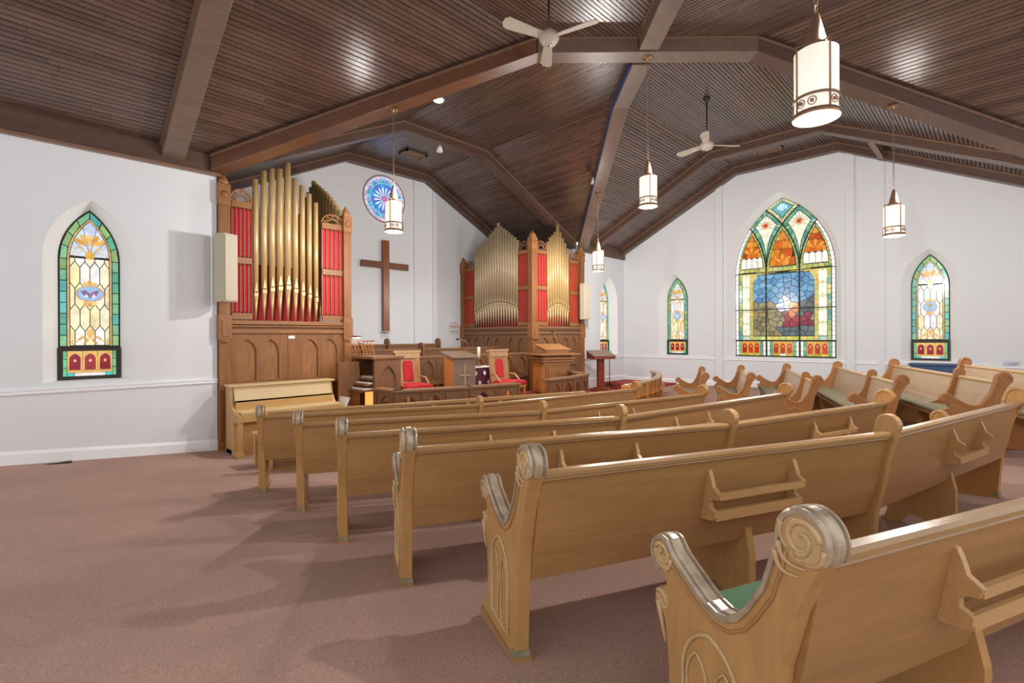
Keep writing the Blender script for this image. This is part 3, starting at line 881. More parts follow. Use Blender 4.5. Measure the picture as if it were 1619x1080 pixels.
    for sg in (-1, 1):
        a_, b_ = sorted((sg * (c - 0.10), sg * (px - 0.10)))
        pane([(a_, 2.02), (b_, 2.02), (b_, hs + 0.02), (a_, hs + 0.02)], (214, 196, 110), w, 0, 0.002)
        a_, b_ = sorted((sg * (xo - 0.09), sg * (xo - 0.28)))
        pane([(a_, 0.56), (b_, 0.56), (b_, hs), (a_, hs)], (206, 206, 150), w, 0, 0.002)
    # the landscape: irregular panes (a generic scene of sky, slope and rocks with a few warm accents)
    frame = [(-px, 0.56), (px, 0.56), (px, 2.02)] + [(px - 0.2 + 0.2 * math.cos(a * PI / 8), 2.02 + 0.2 * math.sin(a * PI / 8)) for a in range(1, 5)] + \
            [(-px + 0.2 - 0.2 * math.cos(a * PI / 8), 2.02 + 0.2 * math.sin(a * PI / 8)) for a in range(4, 0, -1)] + [(-px, 2.02)]
    rr = random.Random(11)
    seeds = []
    for j in range(13):
        for i in range(8):
            seeds.append((-px + 2 * px * (i + 0.5 + rr.uniform(-0.36, 0.36) + 0.25 * (j % 2)) / 8, 0.56 + 1.66 * (j + 0.5 + rr.uniform(-0.3, 0.3)) / 13))
    def landscape(x, z):
        if z > 1.40 - 0.0 and not (x > 0.30 and z < 1.46 + (x - 0.3) * 0.25): 
            if abs(x - 0.10) < 0.10 and 1.38 < z < 1.62: return (214, 196, 176)
            return rr.choice([(84, 140, 182), (74, 128, 172), (98, 156, 194), (92, 148, 188), (116, 168, 200)])
        if 0.16 < x < 0.32 and 1.02 < z < 1.6: return rr.choice([(222, 136, 36), (206, 112, 30)])
        if -0.25 < x < 0.16 and 1.2 < z < 1.42: return rr.choice([(226, 226, 232), (206, 210, 222)])
        if (0.02 < x < 0.70 and 0.84 < z < 1.12) or (0.0 < x < 0.14 and 1.0 < z < 1.28): return rr.choice([(128, 22, 48), (148, 30, 54), (110, 18, 40)])
        if x > 0.3 and z > 1.05: return rr.choice([(70, 84, 84), (84, 92, 86), (58, 70, 74)])
        if z < 0.86 and x > -0.1: return rr.choice([(92, 106, 108), (78, 92, 96), (110, 112, 100)])
        return rr.choice([(136, 128, 92), (150, 140, 104), (120, 112, 80), (146, 130, 88)])
    for s in seeds:
        q = frame
        for o in seeds:
            if o is s or math.hypot(o[0] - s[0], o[1] - s[1]) > 0.7: continue
            mx_, mz_ = (s[0] + o[0]) / 2, (s[1] + o[1]) / 2
            dx, dz = o[0] - s[0], o[1] - s[1]; L = math.hypot(dx, dz); dx /= L; dz /= L
            q = clip_poly(q, [(mx_ + dz * 9, mz_ - dx * 9), (mx_ - dz * 9, mz_ + dx * 9)][0:0] or
                          [(mx_ + dz * 9, mz_ - dx * 9), (mx_ - dz * 9, mz_ + dx * 9), (mx_ - dz * 9 - dx * 18, mz_ + dx * 9 - dz * 18), (mx_ + dz * 9 - dx * 18, mz_ - dx * 9 - dz * 18)])
            if not q: break
        if q: pane(q, landscape(*s), w, 1, 0.0065)
    # yellow band over the landscape
    for i in range(8):
        xa = -0.66 + 1.32 * i / 8; xb = xa + 1.32 / 8
        zz = 2.235 + 0.06 * (1 - abs(i - 3.5) / 4)
        pane([(xa, zz - 0.02), (xb, zz - 0.02), (xb, zz + 0.07), (xa, zz + 0.07)], jit(random.choice([(216, 196, 100), (190, 190, 130)]), 8), w, 2, 0.003, 'border_pane')
    # bottom lights
    for k in (-1, 0, 1):
        x0 = k * 2 * T
        hw = T - 0.02
        for sg in (-1, 1):
            for i in range(3):
                za = 0.03 + 0.385 * i / 3; zz = 0.03 + 0.385 * (i + 1) / 3
                for (d0, d1, cols) in ((0.0, 0.065, [(246, 244, 220), (240, 246, 236)]), (0.065, 0.14, GT)):
                    a_, b_ = sorted((x0 + sg * (hw - d0), x0 + sg * (hw - d1)))
                    pane([(a_, za), (b_, za), (b_, zz), (a_, zz)], jit(random.choice(cols), 8), w, 0, 0.004, 'border_pane')
        iw = 2 * (hw - 0.14) / 3
        for i in range(3):
            cx = x0 - (hw - 0.14) + iw * (i + 0.5)
            pane([(cx - iw / 2, 0.03), (cx + iw / 2, 0.03), (cx + iw / 2, 0.085), (cx - iw / 2, 0.085)], jit((200, 186, 70), 10) if k or i != 1 else (240, 230, 214), w, 0, 0.003)
            pane([(cx - iw / 2, 0.085), (cx + iw / 2, 0.085), (cx + iw / 2, 0.415), (cx - iw / 2, 0.415)], (216, 160, 70), w, 0, 0.002)
            pane(arch_pts(iw * 0.37, 0.18, 0.10, 4, 0.095, cx), jit((176, 54, 30), 16), w, 1, 0.003)
            pane([(cx, 0.25), (cx + 0.02, 0.285), (cx, 0.32), (cx - 0.02, 0.285)], (236, 170, 110), w, 2, 0.0)
big_window()

def rose():
    w = link('window_6', None, None, (rose_c[0], YCW, rose_c[1]), 0)
    struct(w, 'round blue rose window high on the chancel wall', 'window')
    circ = lambda r, n=32: [(r * math.cos(2 * PI * i / n), r * math.sin(2 * PI * i / n)) for i in range(n)]
    m = MB(); m.prism(circ(rose_r + 0.02), lambda q, t: (q[0], t, q[1]), 0.02, 0.05); m.build('lead_came', LEAD, w)
    f = MB(); f.tube([(p[0], -0.005, p[1]) for p in circ(rose_r)], 0.022, 6, True); f.build('frame', plain('rose_frame', (176, 140, 136), 0.6), w)
    def seg(r0, r1, n, cols, off=0, layer=0, gap=0.004):
        for i in range(n):
            a, b = 2 * PI * (i + off) / n, 2 * PI * (i + 1 + off) / n; mm = (a + b) / 2
            pts = [(r0 * math.cos(a), r0 * math.sin(a)), (r1 * math.cos(a), r1 * math.sin(a)), (r1 * 1.005 * math.cos(mm), r1 * 1.005 * math.sin(mm)), (r1 * math.cos(b), r1 * math.sin(b)), (r0 * math.cos(b), r0 * math.sin(b))]
            pane(pts, jit(cols[i % len(cols)], 12), w, layer, gap)
    seg(0.52, 0.61, 28, [(206, 214, 240), (190, 190, 226), (214, 196, 214)])
    seg(0.44, 0.52, 28, [(90, 170, 220), (130, 200, 230), (150, 160, 220)], 0.5)
    seg(0.40, 0.435, 24, [(140, 224, 236)])
    seg(0.09, 0.395, 16, [(80, 140, 232), (70, 160, 236), (104, 120, 220)])
    for i in range(16):
        a = 2 * PI * (i + 0.5) / 16
        e = (math.cos(a), math.sin(a)); n_ = (-e[1], e[0])
        P = lambda r, s: (e[0] * r + n_[0] * s, e[1] * r + n_[1] * s)
        pane([P(0.08, -0.008), P(0.27, -0.026), P(0.33, 0), P(0.27, 0.026), P(0.08, 0.008)], (232, 232, 250), w, 1, 0.001)
    pane(circ(0.09, 12), (190, 120, 180), w, 2, 0.0)
rose()

# ------------------------------------------------------------------ pews
HP = 0.95
def arc(cx, cz, r, a0, a1, n):
    return [(cx + r * math.cos(math.radians(a0 + (a1 - a0) * i / n)), cz + r * math.sin(math.radians(a0 + (a1 - a0) * i / n))) for i in range(n + 1)]
# end panel outline in (u forward, z up): back foot, up the back, scroll, down to the arm, arm scroll, front
top_edge = arc(-0.045, 0.885, 0.065, 215, 15, 24) + [(0.026, 0.86), (0.040, 0.80), (0.068, 0.715), (0.118, 0.635), (0.155, 0.588), (0.195, 0.562), (0.235, 0.556), (0.275, 0.566),
            (0.325, 0.592), (0.385, 0.628), (0.43, 0.656)] + arc(0.478, 0.640, 0.054, 110, -70, 15)
END = [(0.075, -0.03), (0.075, 0.05), (0.055, 0.30), (0.025, 0.52), (-0.02, 0.68), (-0.055, 0.765), (-0.082, 0.815)] + top_edge[0:] + \
      [(0.468, 0.572), (0.462, 0.545), (0.478, 0.528)] + arc(0.482, 0.49, 0.036, 90, -75, 6) + [(0.470, 0.42), (0.462, 0.36), (0.452, 0.26), (0.458, 0.15), (0.480, 0.08), (0.515, 0.06), (0.525, 0.05), (0.525, -0.03)]
DIV = [(0.045, -0.03), (0.04, 0.05), (0.015, 0.36), (-0.022, 0.52), (-0.050, 0.68), (-0.072, 0.765), (-0.090, 0.815)] + arc(-0.045, 0.885, 0.063, 215, 10, 10) + \
      [(0.026, 0.84), (0.058, 0.72), (0.095, 0.63), (0.135, 0.57), (0.19, 0.52), (0.25, 0.49), (0.30, 0.475), (0.335, 0.465), (0.35, 0.44), (0.36, 0.40), (0.42, 0.37), (0.42, 0.12), (0.46, 0.04), (0.46, -0.03)]
def normals2(path):
    out = []
    for i in range(len(path)):
        a = path[max(0, i - 1)]; b = path[min(len(path) - 1, i + 1)]
        dx, dz = b[0] - a[0], b[1] - a[1]; L = math.hypot(dx, dz) or 1
        out.append((-dz / L, dx / L))
    return out
TH = 0.066
def spiral(cx, cz, r0, r1, turns, a0, s, n=26, sgn=1):
    return [(s, cx + (r0 + (r1 - r0) * i / n) * math.cos(a0 + sgn * 2 * PI * turns * i / n), cz + (r0 + (r1 - r0) * i / n) * math.sin(a0 + sgn * 2 * PI * turns * i / n)) for i in range(n + 1)]
def end_meshes(side):
    """side -1: outer face at s = -TH, +1: outer face at s = +TH.  local x = along the pew, y = forward"""
    s0, s1 = (-TH, 0.0) if side < 0 else (0.0, TH)
    so = s0 if side < 0 else s1
    fn = lambda p, t: (t, p[0], p[1])
    panel = MB().prism(END, fn, s0, s1)
    cap = MB()
    path = top_edge; nr = normals2(path)
    mid = (s0 + s1) / 2; hw = TH / 2 + 0.008
    P = [(mid, p[0], p[1]) for p in path]
    NB = [((0, -n[0], -n[1]), (1, 0, 0)) for n in nr]
    # outward normal points away from the panel
    NB = []
    for i, n in enumerate(nr):
        NB.append(((0, n[0], n[1]), (1, 0, 0)))
    pr = [(-0.006, -hw), (0.005, -hw), (0.011, -hw + 0.006), (0.011, -hw + 0.011), (0.001, -hw + 0.015), (0.001, -hw + 0.018), (0.013, -0.013), (0.013, 0.013), (0.001, hw - 0.018), (0.001, hw - 0.015), (0.011, hw - 0.011), (0.011, hw - 0.006), (0.005, hw), (-0.006, hw)]
    cap.sweep(P, NB, pr)
    carve, carve2, carve3 = MB(), MB(), MB()
    k = so + 0.003 * side
    tp = lambda a, b: (lambda t: a + (b - a) * t)
    disc = lambda cx, cz, r: [(cx + r * math.cos(a * PI / 12), cz + r * math.sin(a * PI / 12)) for a in range(24)]
    carve.prism(disc(-0.045, 0.885, 0.060), lambda p, q: (q, p[0], p[1]), so, k)
    carve.tube(spiral(-0.045, 0.885, 0.052, 0.012, 1.25, PI * 0.95, k, 30, -1), tp(0.011, 0.007), 7)
    carve.tube(spiral(-0.040, 0.880, 0.036, 0.010, 0.6, PI * 1.6, k, 14, -1), tp(0.009, 0.004), 6)
    for (ax, az, bx, bz, cx_, cz_) in ((0.020, 0.862, 0.022, 0.80, -0.055, 0.815), (0.030, 0.835, 0.030, 0.772, -0.035, 0.790), (-0.105, 0.88, -0.10, 0.82, -0.045, 0.83), (0.012, 0.915, 0.025, 0.87, -0.01, 0.845)):
        carve.tube([(k, ax + (bx - ax) * q * 2 * (1 - q) + (cx_ - ax) * q * q, az + (bz - az) * q * 2 * (1 - q) + (cz_ - az) * q * q) for q in [i / 8 for i in range(9)]], tp(0.010, 0.003), 6)
    carve2.prism(disc(0.478, 0.640, 0.048), lambda p, q: (q, p[0], p[1]), so, k)
    carve2.tube(spiral(0.478, 0.640, 0.040, 0.010, 1.2, PI * 0.15, k, 24, 1), tp(0.010, 0.006), 7)
    carve2.tube([(k, 0.432, 0.645), (k, 0.440, 0.615), (k, 0.458, 0.594), (k, 0.482, 0.588)], tp(0.009, 0.004), 6)
    carve2.tube([(k, 0.450, 0.668), (k, 0.462, 0.650), (k, 0.485, 0.640)], tp(0.008, 0.004), 6)
    carve3.prism(disc(0.482, 0.49, 0.033), lambda p, q: (q, p[0], p[1]), so, k)
    carve3.tube(spiral(0.483, 0.49, 0.028, 0.008, 1.0, PI * 0.2, k, 16, 1), tp(0.008, 0.005), 6)
    carve3.tube([(k, 0.500, 0.478), (k, 0.490, 0.44), (k, 0.478, 0.40), (k, 0.464, 0.352)], tp(0.012, 0.004), 6)
    # moulding line under the arm, following the edge
    groove = MB()
    edge = top_edge[25:-15]
    nn = normals2(edge)
    groove.tube([(so + 0.001 * side, p[0] - n[0] * 0.030, p[1] - n[1] * 0.030) for p, n in zip(edge, nn)], 0.006, 6)
    # gothic panel: round head frame with two lancets
    gp = MB()
    A = arch_pts(0.115, 0.24, 0.15, 7, 0.09, 0.262)
    A = [(k, p[0], p[1]) for p in A]
    gp.tube(A, 0.0075, 6, True)
    for cx in (0.205, 0.318):
        B = arch_pts(0.043, 0.21, 0.085, 5, 0.105, cx)
        gp.tube([(k, p[0], p[1]) for p in B], 0.0055, 6, True)
    feet = MB()
    feet.prism([(0.068, -0.03), (0.068, 0.055), (0.11, 0.055), (0.12, -0.03)], fn, s0 - 0.004, s1 + 0.004)
    plinth = MB().prism([(0.06, -0.03), (0.06, 0.028), (0.54, 0.028), (0.54, -0.03)], fn, s0 - 0.008, s1 + 0.008)
    return [('end_panel', panel.mesh('end_panel', PEWZ), None), ('armrest_cap', cap.mesh('armrest_cap', SILV), None),
            ('scroll_carving', carve.mesh('scroll_carving', PEWL), None), ('arm_carving', carve2.mesh('arm_carving', PEWL), None), ('front_carving', carve3.mesh('front_carving', PEWL), None), ('edge_moulding', groove.mesh('edge_moulding', PEWX), None),
            ('gothic_moulding', gp.mesh('gothic_moulding', PEWL), None), ('foot_plate', feet.mesh('foot_plate', FOOT), None), ('plinth', plinth.mesh('plinth', PEWX), None)]
ENDL, ENDR = end_meshes(-1), end_meshes(1)
def tinted(parts, mat):
    out = []
    for n, me, _ in parts:
        if n in ('end_panel', 'edge_moulding', 'plinth', 'scroll_carving', 'arm_carving', 'front_carving', 'gothic_moulding', 'armrest_cap'):
            me = me.copy(); me.materials.clear(); me.materials.append(mat)
        out.append((n, me, None))
    return out
PENDD = wood('pew_end_brown', (166, 112, 64), 'z', 0.36, 0.18, 7.0)
ENDL2 = tinted(ENDL, PENDD); ENDR2 = tinted(ENDR, PENDD)
ENDR3 = tinted(ENDR, wood('pew_end_honey', (184, 134, 78), 'z', 0.36, 0.16, 7.0))
DIVM = MB().prism(DIV, lambda p, t: (t, p[0], p[1]), -0.026, 0.026).mesh('divider', PEWZ)
DIVM2 = DIVM.copy(); DIVM2.materials.clear(); DIVM2.materials.append(PENDD)
def make_end(parent, parts, loc, rz):
    root = None
    for n, me, _ in parts:
        if root is None:
            root = link(n, me, parent, loc, rz); add_bevel(root, 0.004)
        else:
            link(n, me, root)
    return root
back_prof = lambda z: 0.03 - max(0, z - 0.36) * 0.185          # rear face of the backrest
def seg_parts(parent, L, loc, rz, s, mats):
    """backrest, cap rail, seat, cushion of one straight length"""
    a, b = s
    bm_, rm_, sm_, cm_ = mats
    fn = lambda p, t: (t, p[0], p[1])
    prof = [(0.045, 0.36), (back_prof(0.50) , 0.50), (back_prof(0.70), 0.70), (back_prof(0.81), 0.81), (back_prof(0.81) + 0.026, 0.81), (back_prof(0.70) + 0.03, 0.70), (back_prof(0.5) + 0.034, 0.50), (0.09, 0.36)]
    back = MB().prism(prof, fn, a, b).build('backrest', bm_, parent, loc, rz, 0.003)
    u = back_prof(0.82); q = 0.058
    rail = [(u - 0.012, 0.866 - q), (u - 0.020, 0.872 - q), (u - 0.016, 0.878 - q), (u - 0.026, 0.884 - q), (u - 0.026, 0.898 - q), (u - 0.014, 0.908 - q), (u + 0.018, 0.908 - q), (u + 0.036, 0.898 - q), (u + 0.038, 0.884 - q), (u + 0.03, 0.866 - q)]
    MB().prism(rail, fn, a, b).build('cap_rail', rm_, back)
    seat = MB().prism([(0.09, 0.375), (0.09, 0.40), (0.46, 0.425), (0.485, 0.415), (0.485, 0.39), (0.46, 0.38)], fn, a, b).build('seat', sm_, parent, loc, rz, 0.003)
    MB().prism([(0.10, 0.402), (0.10, 0.445), (0.13, 0.458), (0.44, 0.478), (0.478, 0.466), (0.486, 0.44), (0.478, 0.424), (0.44, 0.420)], fn, a + 0.006, b - 0.006).build('cushion', cm_, parent, loc, rz, 0.012)
    return back
RACKW = wood('rack_oak', (194, 152, 102), 'x', 0.34, 0.15, 8.0)
def rack_parts(parent, loc, rz, s, w=0.56, two=True):
    """hymnal rack on the rear of a back: two shaped brackets and ledges"""
    fn = lambda p, t: (t, p[0], p[1])
    r = None
    br = [(0, 0.520), (-0.075, 0.530), (-0.09, 0.548), (-0.085, 0.575), (-0.05, 0.590), (-0.045, 0.615), (-0.06, 0.630), (-0.088, 0.635), (-0.092, 0.665), (-0.05, 0.690), (-0.03, 0.730), (-0.012, 0.760), (0.0, 0.765)]
    k = 0.0
    out = []
    for x in (s - w / 2, s + w / 2):
        pts = [(back_prof(z) + u + 0.004 if True else 0, z) for u, z in br]
        m = MB().prism(pts, fn, x - 0.012, x + 0.012)
        if r is None: r = m.build('book_rack', RACKW, parent, loc, rz, 0.002)
        else: m.build('bracket', RACKW, r)
    u1 = back_prof(0.55) - 0.085; u2 = back_prof(0.65) - 0.088
    MB().prism([(u1, 0.532), (u1, 0.578), (u1 + 0.016, 0.578), (u1 + 0.016, 0.55), (u1 + 0.085, 0.55), (u1 + 0.085, 0.532)], fn, s - w / 2, s + w / 2).build('ledge', RACKW, r)
    if two: MB().prism([(u2, 0.635), (u2, 0.668), (u2 + 0.018, 0.668), (u2 + 0.018, 0.635)], fn, s - w / 2, s + w / 2).build('upper_rail', RACKW, r)
    return r
def support_part(parent, loc, rz, s):
    fn = lambda p, t: (t, p[0], p[1])
    poly = [(0.0, -0.04), (0.0, 0.30), (0.028, 0.42), (0.05, 0.36), (0.46, 0.38), (0.44, 0.22), (0.42, 0.06), (0.45, -0.04), (0.33, -0.04), (0.30, 0.03), (0.24, 0.055), (0.18, 0.03), (0.14, -0.04)]
    return MB().prism(poly, fn, s - 0.022, s + 0.022).build('support', PEWZ, parent, loc, rz, 0.003)
def pew(name, A, B, label, J=None, group=None, racks=(), supports=(), cush=CUSH, backm=None, tint=False, zoff=0.0):
    A = Vector(A); B = Vector(B)
    first = Vector(J) if J else B
    th = math.atan2(first.y - A.y, first.x - A.x)
    n = Vector((-math.sin(th), math.cos(th)))
    z = floor_z(A.x + n.x * 0.2, A.y + n.y * 0.2) + zoff
    root = thing(name, label, 'pew', (A.x, A.y, z), th, group)
    root.scale = (1, 1, 1.025)
    eL, eR = (ENDL2, ENDR2) if tint else (ENDL, ENDR)
    bm_ = backm or PEWX
    mats = (bm_, PEWL if tint else PEWR, PEWX, cush)
    make_end(root, eL, (0, 0, 0), 0)
    L1 = (first - A).length
    segs = [((0, 0, 0), 0.0, L1)]
    if J:
        th2 = math.atan2(B.y - first.y, B.x - first.x)
        segs.append(((L1, 0, 0), th2 - th, (B - first).length))
    for i, (loc, rz, L) in enumerate(segs):
        seg_parts(root, L, loc, rz, (0.0, L), mats)
        for (si, f, two) in racks:
            if si == i: rack_parts(root, loc, rz, f * L, two=two)
        for (si, f) in supports:
            if si == i: support_part(root, loc, rz, f * L)
    if J: add_bevel(link('divider', DIVM2 if tint else DIVM, root, (L1, 0, 0), segs[1][1] / 2), 0.006)
    loc, rz, L = segs[-1]
    e = rot((L, 0), rz)
    make_end(root, ENDR2 if tint else ENDR3, (loc[0] + e[0], e[1], 0), rz)
    return root
PEWR = wood('pew_oak_rail', (166, 128, 84), 'x', 0.26, 0.18, 8.0)
rowlab = 'oak pew with carved scroll ends, '
pew('pew', (1.45, 0.365), (5.7, -1.22), rowlab + 'rearmost row before the open carpet, green seat cushion', J=(3.38, -0.44), group='oak pews of the left block', racks=[(0, 0.42, True)], supports=[(0, 0.42)], cush=CUSHG, zoff=-0.065)
pew('pew', (1.535, 1.40), (5.95, -0.06), rowlab + 'second row from the back of the left block', J=(3.58, 0.50), group='oak pews of the left block', racks=[(0, 0.53, True), (1, 0.52, False)], supports=[(0, 0.55), (1, 0.50)])
pew('pew', (1.615, 2.44), (5.85, 0.83), rowlab + 'third row from the back of the left block', J=(3.67, 1.44), group='oak pews of the left block', racks=[(0, 0.53, True), (1, 0.60, True)], supports=[(1, 0.6)])
pew('pew', (1.705, 3.46), (6.75, 1.95), rowlab + 'fourth row from the back of the left block', J=(3.76, 2.42), group='oak pews of the left block', racks=[(0, 0.6, True), (1, 0.35, True)], supports=[(0, 0.8)])
pew('pew', (1.82, 4.56), (6.5, 2.90), rowlab + 'second row from the front of the left block', J=(3.9, 3.47), group='oak pews of the left block', racks=[(1, 0.4, True)], supports=[(0, 0.8)])
pew('pew', (1.82, 5.60), (6.85, 4.13), rowlab + 'front row of the left block behind the panelled front', J=(4.0, 4.60), group='oak pews of the left block', supports=[(0, 0.8)])
rr_ = 'olive-cushioned pew with pale back, '
def rpew(Nr, Fr, J, label):
    pew('pew', Nr, Fr, rr_ + label, J=J, group='pews of the right block', cush=CUSH, backm=PBACK, tint=True, supports=[(0, 0.5), (1, 0.5)] if J else [(0, 0.5)])
rpew((9.40, 4.11), (11.12, 4.93), None, 'shortest front row behind the curved choir rail')
rpew((9.22, 3.20), (11.36, 4.14), None, 'second row of the right block from the choir rail')
rpew((8.31, 1.96), (11.43, 3.23), (9.22, 2.33), 'third row of the right block from the choir rail')
rpew((8.08, 0.95), (11.43, 2.31), (9.24, 1.43), 'fourth row of the right block from the choir rail')
rpew((8.05, 0.02), (11.40, 1.41), (9.05, 0.43), 'fifth row of the right block, near the blue bin')
rpew((7.35, -0.95), (10.72, 0.42), (8.55, -0.46), 'last row of the right block, farthest from the choir rail')

# panelled front of the left block
def panel_front():
    A, B = Vector((2.30, 6.85)), Vector((7.10, 5.29))
    th = math.atan2(B.y - A.y, B.x - A.x); L = (B - A).length
    z = 0.0
    t = thing('pew_front_screen', 'long low panelled oak screen in front of the first pew row', 'screen', (A.x, A.y, z), th)
    MB().span((0, -0.005, 0.0), (L, 0.03, 0.85)).build('backing', DRKX, t)
    MB().span((-0.03, -0.05, 0.82), (L + 0.03, 0.06, 0.87)).build('top_rail', PEWR, t, bevel=0.006)
    MB().span((0, -0.035, 0.0), (L, -0.005, 0.12)).build('bottom_rail', PEWX, t)
    MB().span((0, -0.035, 0.70), (L, -0.005, 0.82)).build('frieze_rail', PEWX, t) if False else None
    N = 9
    for i in range(N + 1):
        x = L * i / N
        MB().span((x - 0.03, -0.045, 0.12), (x + 0.03, -0.005, 0.82)).build('stile', PEWZ, t)
    for i in range(N):
        xa, xb = L * i / N + 0.06, L * (i + 1) / N - 0.06
        MB().span((xa + 0.03, -0.014, 0.18), (xb - 0.03, -0.005, 0.70)).build('panel', DRKX, t, bevel=0.005)
panel_front()

# ------------------------------------------------------------------ organ cases
def pierced_board(parent, x0, x1, z0, z1, holes, y, t, mat, name='frame_board'):
    """one board with arched or square openings cut through it"""
    loops = [[Vector((x0, z0, 0)), Vector((x1, z0, 0)), Vector((x1, z1, 0)), Vector((x0, z1, 0))]] + [[Vector((p[0], p[1], 0)) for p in h] for h in holes]
    flat = [p for l in loops for p in l]; tr = tessellate_polygon(loops); m = MB()
    m.add([(p.x, y, p.y) for p in flat], tr); m.add([(p.x, y + t, p.y) for p in flat], tr)
    for l in loops:
        k = len(l); m.add([(p.x, y, p.y) for p in l] + [(p.x, y + t, p.y) for p in l], [(j, (j + 1) % k, k + (j + 1) % k, k + j) for j in range(k)])
    return m.build(name, mat, parent)
def sq(cx, z0, w, h): return [(cx - w / 2, z0), (cx + w / 2, z0), (cx + w / 2, z0 + h), (cx - w / 2, z0 + h)]
def gothic_panels(parent, xa, xb, z1, centres, w, y, fm, pm, tiers, z_arch=1.15, h_arch=0.68):
    """recessed arched panels over square ones: a pierced frame with a separate board in every opening"""
    holes = []
    for cx in centres:
        holes.append(arch_pts(w / 2, h_arch - w * 0.75, w * 0.75, 7, z_arch, cx))
        for z0, h in tiers: holes.append(sq(cx, z0, w, h))
    pierced_board(parent, xa, xb, 0.02, z1, holes, y - 0.012, 0.042, fm)
    for cx in centres:
        MB().span((cx - w / 2 - 0.01, y + 0.02, z_arch - 0.01), (cx + w / 2 + 0.01, y + 0.029, z_arch + h_arch + 0.01)).build('arched_panel', pm, parent)
        for z0, h in tiers: MB().span((cx - w / 2 - 0.01, y + 0.02, z0 - 0.01), (cx + w / 2 + 0.01, y + 0.029, z0 + h + 0.01)).build('square_panel', pm, parent)
def pipe_mesh(r, foot, body, mouth=True):
    m = MB()
    m.lathe([(r * 0.16, 0), (r * 0.95, foot), ], n=14)
    m.lathe([(r, foot + 0.012), (r, foot + body), (r * 0.9, foot + body), (r * 0.9, foot + body - 0.05)], n=14)
    return m
def add_pipe(parent, x, y, z0, r, foot, body, mat=None):
    o = pipe_mesh(r, foot, body).build('organ_pipe', mat or GOLD, parent, (x, y, z0))
    k = MB()
    k.prism([(-r * 0.62, foot - 0.06), (r * 0.62, foot - 0.06), (r * 0.7, foot + 0.012), (-r * 0.7, foot + 0.012)], lambda q, t: (q[0], t, q[1]), -r * 1.0, -r * 0.7)
    k.prism([(-r * 0.62, foot + 0.03), (r * 0.62, foot + 0.03), (0, foot + 0.2)], lambda q, t: (q[0], t, q[1]), -r * 1.02, -r * 0.8)
    k.build('mouth_lip', mat or GOLD, o)
    MB().box((0, -r * 0.86, foot + 0.02), (r * 1.25, r * 0.32, 0.022)).build('mouth_slot', GOLDD, o)
    return o
def red_panel(parent, xa, xb, z0, z1, y, n):
    """framed red tracery panel with slender arched strips, two tiers"""
    MB().span((xa, y + 0.02, z0), (xb, y + 0.05, z1)).build('cloth_backing', REDD, parent)
    zm = (z0 + z1) / 2
    w = (xb - xa) / n
    for (a, b) in ((z0, zm - 0.05), (zm + 0.05, z1)):
        for i in range(n):
            cx = xa + w * (i + 0.5)
            pts = [(cx - w * 0.36, a + 0.04), (cx, a + 0.005), (cx + w * 0.36, a + 0.04), (cx + w * 0.36, b - 0.06), (cx + w * 0.18, b - 0.02), (cx, b - 0.005), (cx - w * 0.18, b - 0.02), (cx - w * 0.36, b - 0.06)]
            MB().prism(pts, lambda q, t: (q[0], t, q[1]), y + 0.004, y + 0.02).build('red_strip', RED, parent, bevel=0.004)
        for i in range(n + 1):
            x = xa + w * i
            MB().span((x - w * 0.10, y - 0.012, a), (x + w * 0.10, y + 0.012, b)).build('mullion', ORGZ, parent)
    for z, h in ((z0 - 0.05, 0.10), (zm, 0.10), (z1 + 0.05, 0.10)):
        MB().span((xa, y - 0.02, z - h / 2), (xb, y + 0.03, z + h / 2)).build('rail', ORGX, parent)
def crest(parent, xa, xb, z, y, h):
    """pierced half-round cresting"""
    cx = (xa + xb) / 2; rx = (xb - xa) / 2
    m = MB()
    A = [(cx + rx * math.cos(PI * i / 14), y, z + h * math.sin(PI * i / 14)) for i in range(15)]
    m.tube(A, 0.016, 6)
    m.tube([(cx + rx * 0.5 * math.cos(PI * i / 10), y, z + h * 0.5 * math.sin(PI * i / 10)) for i in range(11)], 0.012, 6)
    for i in range(5):
        a = PI * (i + 0.5) / 5; b0 = PI * i / 5; b1 = PI * (i + 1) / 5
        for bb in (b0, b1):
            m.tube([(cx + rx * 0.97 * math.cos(a), y, z + h * 0.97 * math.sin(a)), (cx + rx * 0.5 * math.cos(bb), y, z + h * 0.5 * math.sin(bb))], 0.009, 5)
    m.build('cresting', ORGX, parent)
def post(parent, x, y, z0, z1, zl, w=0.16):
    """buttress post with carved blocks at ledge and top"""
    p = MB().span((x - w / 2, y - 0.06, z0), (x + w / 2, y + 0.10, z1)).build('post', ORGZ, parent, bevel=0.006)
    MB().span((x - w * 0.62, y - 0.085, zl - 0.28), (x + w * 0.62, y + 0.10, zl + 0.12)).build('corbel_block', ORGX, p, bevel=0.012)
    MB().lathe([(0.001, -0.06), (w * 0.5, 0.0), (w * 0.56, 0.03)], (x, y - 0.02, zl - 0.31), 10).build('corbel_boss', ORGX, p)
    MB().span((x - w * 0.30, y - 0.097, zl - 0.22), (x + w * 0.30, y - 0.08, zl + 0.04)).build('block_panel', ORGP, p, bevel=0.004)
    MB().span((x - w * 0.56, y - 0.08, z1 - 0.34), (x + w * 0.56, y + 0.10, z1)).build('finial_block', ORGX, p, bevel=0.012)
    MB().lathe([(w * 0.56, 0), (w * 0.42, 0.08), (w * 0.12, 0.16), (0.001, 0.18)], (x, y + 0.01, z1), 8).build('finial', ORGX, p)
    MB().lathe([(0.05, 0), (0.05, 0.012), (0.02, 0.02), (0.001, 0.02)], (0, 0, 0), 12).build('rosette', ORGP, p, (x, y - 0.082, z1 - 0.17)).rotation_euler = (PI / 2, 0, 0)
    return p

